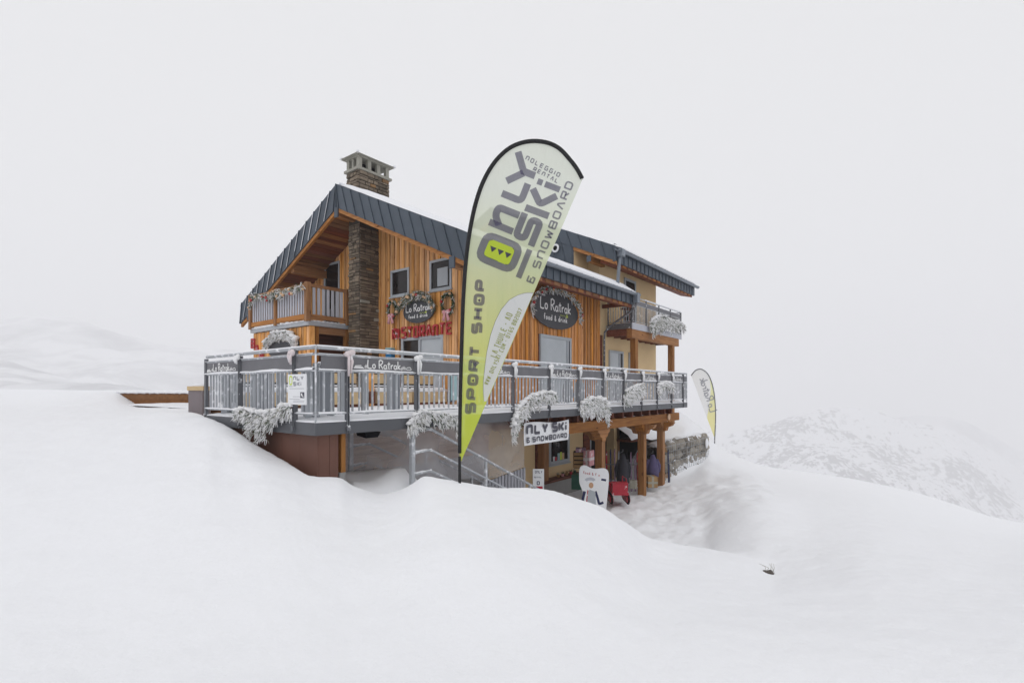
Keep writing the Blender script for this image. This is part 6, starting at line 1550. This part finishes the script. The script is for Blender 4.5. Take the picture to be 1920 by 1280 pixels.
for sd_ in (-1, 1):
    q = MB(); lp_ = []
    for i in range(25):
        t = i / 24 * 2 * math.pi; lp_.append(go((.34 if math.cos(t) > 0 else -.34) + .12 * math.cos(t) * 1.0, .24 * sd_, .14 + .13 * math.sin(t)))
    q.tube(lp_ , .028, 6); tr_ = q.build("track", black, gr)
    for i in range(5):
        q = MB(); c_ = go(-.34 + i * .17, .24 * sd_, .13); q.tube([c_ - uy * .045, c_ + uy * .045], .085, 12); q.build("wheel", redpaint, tr_)
# gifts, crates and wares stored in the dark
def crate(name, label, cat, px, py, D, sz, mt, rot=0.3, extra=None, group=None):
    p = onD(px, py, D); t = thing(name, label, cat, p, group); u1 = Vector((math.cos(rot), math.sin(rot), 0)); v1 = Vector((-u1.y, u1.x, 0)); w_, d_, h_ = sz
    q = MB(); q.obox((p.x, p.y, p.z + h_ / 2), u1 * w_ / 2, v1 * d_ / 2, ZUP * h_ / 2); body = q.build("box", mt, t)
    if extra:
        q = MB(); q.obox((p.x, p.y, p.z + h_ / 2), u1 * w_ * .505, v1 * d_ * .12, ZUP * h_ * .505); q.obox((p.x, p.y, p.z + h_ * .45), u1 * w_ * .507, v1 * d_ * .507, ZUP * h_ * .10); q.build("ribbon", extra, t)
    return t
def wood_crate(label, px, py, D, w_, h_, rot):
    p = onD(px, py, D); t = thing("slatted_crate", label, "crate", p); u1 = Vector((math.cos(rot), math.sin(rot), 0)); v1 = Vector((-u1.y, u1.x, 0))
    q = MB(); q.obox((p.x, p.y, p.z + h_ / 2), u1 * (w_ / 2 - .02), v1 * (w_ / 2 - .02), ZUP * h_ / 2); q.build("core", black, t)
    for i in range(4):
        z = p.z + h_ * (i + .5) / 4
        for s in (-1, 1):
            q = MB(); q.obox(Vector((p.x, p.y, z)) + v1 * (w_ / 2 * s), u1 * w_ / 2, v1 * .012, ZUP * h_ * .09); q.build("slat", card, t)
            q = MB(); q.obox(Vector((p.x, p.y, z)) + u1 * (w_ / 2 * s), v1 * (w_ / 2 - .013), u1 * .012, ZUP * h_ * .09); q.build("slat", card, t)
wood_crate("dark slatted crate behind the white photo board against the cream wall", 1088, 876, 15.9, .42, .50, .55)
crate("gift_parcel", "purple wrapped parcel on the slatted crate by the cream wall", "parcel", 1089, 846.5, 15.9, (.40, .3, .12), purple, .5, pink)
crate("gift_parcel", "pale pink parcel leaning on the crate under the first timber post", "parcel", 1104, 872, 15.7, (.36, .2, .46), pink, .1, palepink)
crate("storage_box", "dark green storage box half hidden by the white photo board", "box", 1086, 915, 15.3, (.45, .4, .42), green_d, .4)
crate("storage_box", "brown cardboard box on the snow between the two right timber posts", "box", 1221, 912, 17.2, (.38, .32, .36), card, .7, frostpine)
crate("storage_box", "small dull box beside the red toy groomer in the cellar", "box", 1188, 915, 16.6, (.18, .2, .26), frostpine, .2)
def skirack(label, px, py, D, n, seed):
    rr = random.Random(seed); p = onD(px, py, D); t = thing("ski_rack", label, "ski rack", p)
    q = MB(); q.tube([p + ui * -.6 + ZUP * .9, p + ui * .6 + ZUP * .9], .02, 6); q.tube([p + ui * -.6, p + ui * -.6 + ZUP * .9], .02, 6); q.tube([p + ui * .6, p + ui * .6 + ZUP * .9], .02, 6); q.build("frame", steel_d, t)
    for i in range(n):
        x = -.55 + 1.1 * i / (n - 1); hgt = rr.uniform(1.1, 1.5); q = MB(); c_ = p + ui * x - FW * .06
        q.tube([c_, c_ + ZUP * hgt * .9 + FW * .10, c_ + ZUP * hgt + FW * .05], [.03, .028, .012], 4); q.build("ski", rr.choice((navy, black, greyprint, purple, frame_m, redpaint, black, navy)), t)
skirack("rack of dark skis in the shade of the cellar behind the toy groomer", 1168, 920, 17.4, 9, 5)
skirack("rack of skis in the shade between the two right timber posts", 1224, 915, 18.2, 8, 9)
for px, py, D, hh, lab in ((1168, 905, 16.6, .95, "grey hooded jacket on a stand behind the toy groomer"), (1224, 893, 17.6, .75, "lilac jacket on a stand between the two right timber posts")):
    p = onD(px, py, D); t = thing("jacket_stand", lab, "jacket", p); mt = darkcloth if px < 1200 else lilac
    q = MB(); q.tube([p + ZUP * .0, p + ZUP * .2, p + ZUP * hh * .65, p + ZUP * hh * .85, p + ZUP * hh], [.20, .21, .17, .10, .05], 12); q.build("jacket", mt, t, True)
    q = MB()
    for s in (-1, 1): q.tube([p + ui * (.12 * s) + ZUP * hh * .78, p + ui * (.22 * s) + ZUP * hh * .5, p + ui * (.2 * s) + ZUP * hh * .2], [.07, .06, .05], 8)
    q.build("sleeves", mt, t, True)
    q = MB(); q.tube([p + ui * -.1 + ZUP * (hh + .02), p + ZUP * (hh + .07), p + ZUP * (hh + .14)], .012, 5); q.build("hanger", steel_d, t, True)
# black box painting in the dark of the cellar, and the snow-laden slab over it
cx0 = onY(1146, 860, 9.2).x
rc = MB(); rc.box(cx0 + .0, 22.3, 9.19, YW - .015, -3.2, -1.15); rc.build("cellar_shade", black, house)
boxpart("cellar_side", cream, house, cx0 - .25, cx0 - .005, 8.95, YW - .015, -3.2, -.75)
q = MB(); V = []
nx, ny = 30, 8
for i in range(nx + 1):
    for k in range(ny + 1):
        x = cx0 - .05 + (22.6 - cx0) * i / nx; t = k / ny; y = 8.35 + .98 * t
        z = -1.33 - .16 * smooth((i - 4) / 12) + (.55 + .3 * smooth(i / 14)) * t ** .8 + .06 * noise.noise(Vector((x * 1.3, y * 2, 2)))
        if k == 0: z -= .10
        q.v.append((x, y - (.02 if k == 0 else 0), z))
for i in range(nx):
    for k in range(ny): q.face((i * (ny + 1) + k, (i + 1) * (ny + 1) + k, (i + 1) * (ny + 1) + k + 1, i * (ny + 1) + k + 1))
sb = thing("snow_bank", "smooth bank of snow lying over the cellar entrance behind the timber posts", "snow bank", (19, 8.8, -1.2))
q.build("snow", snow_s, sb, True); q = MB(); q.hexa([(cx0 - .05, 8.37, -1.52), (22.5, 8.37, -1.66), (22.5, 9.18, -1.66), (cx0 - .05, 9.18, -1.52)], [(cx0 - .05, 8.37, -1.44), (22.5, 8.37, -1.58), (22.5, 9.18, -1.58), (cx0 - .05, 9.18, -1.44)]); q.build("slab", redwood, sb)

# ------------------------------------------------------------------ gabion wall
gx0, gx1, gy = onY(1243, 870, 7.05).x, onY(1327.5, 840, 7.05).x, 7.05
gb_ = thing("gabion_wall", "rough stone retaining wall in wire mesh right of the timber posts", "stone wall", (gx0, gy, -2.9))
def gtop(x): t = (x - gx0) / (gx1 - gx0); D = x * FW.x + gy * FW.y; return zD(D, 836 - 20 * t)
q = MB(); q.prism([(gx0, -3.4), (gx1 - .1, -3.2), (gx1 - .1, gtop(gx1) - .12), (gx0, gtop(gx0) - .10)], (Vector((0, 0, 0)), Vector((1, 0, 0)), ZUP, Vector((0, 1, 0))), gy + .16, gy + .6); core = q.build("core", mortar, gb_)
rr = random.Random(77); x = gx0
cells = []
z = -3.35
while z < -.9:
    rh = rr.uniform(.24, .44); x = gx0 - rr.uniform(0, .2)
    while x < gx1 - .2:
        L = min(rr.uniform(.28, .68), gx1 - x); zc = z + rh / 2
        if zc < gtop(min(gx1, x + L / 2)) - .02:
            q = MB(); q.blob((x + L / 2, gy + .12 + rr.uniform(-.05, .04), zc + rr.uniform(-.03, .03)), (L * .53, .17, rh * .55), 9, 6, rnd=.5); q.build("stone", stone_g if rr.random() > .04 else stone_o, gb_)
        x += L
    z += rh
q = MB(); x = gx0
while x < gx1: q.tube([(x, gy - .06, -3.3), (x, gy - .06, gtop(x))], .006, 4); x += .22
z = -3.2
while z < -1.2: q.tube([(gx0, gy - .065, z), (gx1, gy - .065, z)], .006, 4); z += .2
tag(q.build("wire_mesh", galv, gb_), kind="stuff")
q = MB()
for i in range(26):
    t = i / 25; x = gx0 + (gx1 - gx0) * t; q.blob((x, gy + .32, gtop(x) + .02), (.22, .26, rr.uniform(.06, .13)), 9, 5, rnd=.4)
for i in range(7):
    x = rr.uniform(gx0, gx1); zz = rr.uniform(-3, gtop(x) - .15); q.blob((x, gy - .04, zz), (rr.uniform(.05, .14), .04, .03), 7, 4, rnd=.4)
q.blob((gx1 - .5, gy - .10, gtop(gx1) - .30), (.15, .05, .22), 9, 6, rnd=.3)
tag(q.build("wall_snow", snow_s, gb_, True), kind="stuff")
# rock showing at the end of the trench
rk = onD(1441, 1071, 7.32)
q = MB(); q.blob((rk.x, rk.y, rk.z - .03), (.07, .07, .05), 10, 7, rnd=.6)
tag(q.build("frosted_rock", rockm), "dark rock poking out of the snow at the end of the trench", "rock")
rs_ = thing("dry_stalks", "few frosted grass stalks beside the dark rock in the snow", "stalks", (rk.x, rk.y, rk.z))
for k in range(5): q = MB(); b_ = Vector((rk.x, rk.y, rk.z - .02)) + ui * rr.uniform(-.05, .1); q.tube([b_, b_ + Vector((rr.uniform(-.05, .05), rr.uniform(-.05, .05), .08)), b_ + Vector((rr.uniform(-.12, .12), rr.uniform(-.1, .1), .13))], [.004, .003, .002], 4); q.build("stalk", frostpine, rs_)

# ------------------------------------------------------------------ terrace furniture
def sofa(label, x, y, L, seed):
    rr = random.Random(seed); t = thing("lounge_bench", label, "bench", (x, y, 0), "beige benches on the terrace")
    boxpart("plinth", redwood, t, x + .03, x + L - .03, y + .05, y + .55, .03, .11)
    boxpart("seat_box", beige, t, x, x + L, y, y + .6, .111, .40)
    boxpart("backrest", beige, t, x, x + L, y + .50, y + .56, .62, .86); boxpart("back_gap_shade", black, t, x + .03, x + L - .03, y + .52, y + .54, .401, .619)  # black strip paints in the shade of the gap below the backrest
    for k in range(2): boxpart("leg", steel_d, t, x + .02 + k * (L - .06), x + .05 + k * (L - .06), y + .51, y + .55, .4, .62)
    q = MB(); q.box(x - .01, x + L + .01, y - .01, y + .42, .402, .47); n = 7
    for i in range(n): q.blob((x + L * (i + .5) / n, y + .2, .47), (L / n * .75, .22, .05), 8, 5, rnd=.3)
    tag(q.build("seat_snow", snow_s, t, True), kind="stuff")
    boxpart("shelf_snow", snow_s, t, x, x + L, y + .49, y + .58, .54, .58)
    return t
labs = ["beige bench with snow on its seat at the far left of the terrace", "beige snow covered bench behind the white shop sign", "beige snow covered bench in front of the entrance doorway",
        "beige snow covered bench in front of the stone pillar", "beige snow covered bench just left of the glass door", ]
for i, (x, L) in enumerate(((4.75, .6), (5.45, 1.05), (6.85, .95), (8.15, 1.05), (9.4, 1.1))): sofa(labs[i], x, 10.55, L, i)
for i, x in enumerate((7.92, 10.56)):
    t = thing("timber_screen_post", ["timber post standing among the benches before the stone pillar", "timber post standing between the last bench and the glass door"][i], "post", (x, 10.7, 0))
    boxpart("shaft", larch, t, x, x + .13, 10.66, 10.8, 0, .92); boxpart("foot", redwood, t, x - .02, x + .15, 10.64, 10.82, .12, .42)
def folded(label, x, y, rot, hh, w_=.42):
    t = thing("folded_deck_chair", label, "chair", (x, y, .03), "folded grey chairs leaning along the railing"); u1 = Vector((math.cos(rot), math.sin(rot), 0)); v1 = Vector((-u1.y, u1.x, 0)); b_ = Vector((x, y, .03))
    q = MB(); q.obox(b_ + ZUP * hh * .52, u1 * (w_ / 2 - .02), v1 * .035, ZUP * hh * .44); q.build("fabric", greycover, t)
    for s in (-1, 1):
        q = MB(); q.obox(b_ + ZUP * hh / 2 + u1 * (w_ / 2 * s), u1 * .018, v1 * .05, ZUP * hh / 2); q.build("frame", galv, t)
    q = MB(); q.blob(b_ + ZUP * hh, (.10, .10, .035), 8, 4, rnd=.3); tag(q.build("snow", snow_s, t, True), kind="stuff")
lab = ["folded grey chair by the far left end of the short railing", "second folded grey chair along the short left railing", "folded grey chair below the plain cloth strip of the short railing",
       "folded grey chair just left of the white shop sign", "folded grey chair at the terrace corner, left of the corner post", "folded grey chair just right of the terrace corner post",
       "folded grey chair below the first pink bow", "folded grey chair below the lettered strip before the stone pillar", "folded grey chair standing before the last bench"]
for i, (px, D) in enumerate(((425, 9.3), (440, 9.3), (490, 8.7), (528, 8.3), (577, 7.6), (607, 7.7), (643, 8.6), (684, 8.8), (738, 9.4))):
    p = onD(px, 770, D); folded(lab[i], p.x, p.y, .9 + .35 * math.sin(i * 2.2), .78 + .05 * math.sin(i * 3), .26 + .1 * (i % 3))
p = onD(850, 745, 10.6); ms = thing("menu_stand", "pale turquoise menu board on a stand behind the railing, left of the tall flag", "menu board", (p.x, p.y, 0))
q = MB(); q.obox((p.x, p.y, .5), ui * .10, FW * .015, ZUP * .26); q.build("board", teal, ms); q = MB(); q.tube([(p.x, p.y, .0), (p.x, p.y, .24)], .02, 6); q.build("stand", steel_d, ms)
boxpart("board_frame", steel_d, ms, p.x - .09, p.x + .09, p.y + .03, p.y + .05, .2, .8)
t = thing("door_mat", "dull red mat lying before the glass door", "mat", (10.3, 12.0, .05)); boxpart("mat", redletter, t, 9.7, 10.7, 11.0, 12.9, .055, .09)
# tall stacked parasols along the right part of the terrace
for i, (x, lab_) in enumerate(((11.6, "grey covered parasol standing before the pale door"), (12.2, "grey covered parasol right of the pale door"), (13.4, "grey covered parasol in front of the timber wall end"), (14.6, "grey covered parasol before the downpipe"), (15.5, "grey covered parasol before the first cream door"))):
    t = thing("folded_parasol", lab_, "parasol", (x + .4, 7.4, .04), "covered parasols on the right of the terrace"); x += .4
    q = MB(); q.tube([(x, 7.4, .12), (x, 7.4, .3), (x, 7.4, .62), (x, 7.4, .74)], [.12, .16, .13, .05], 10); q.build("cover", greycover, t, True); q = MB(); q.tube([(x, 7.4, .03), (x, 7.4, .12)], .03, 8); q.build("pole", galv, t)

# ------------------------------------------------------------------ cloud: thin even mist over the whole hillside
hz_ = MB(); hz_.box(-3200, 3600, -3200, 3600, -760, 330)
m, n, p_ = nodes("mist"); n.nodes.remove(p_)
pv = N(n, "ShaderNodeVolumePrincipled"); pv.inputs["Color"].default_value = (0.97, 0.97, 0.985, 1); pv.inputs["Density"].default_value = 0.0008; pv.inputs["Anisotropy"].default_value = 0.1
n.links.new(pv.outputs[0], n.nodes["Material Output"].inputs["Volume"])
tag(hz_.build("haze", m), kind="stuff")
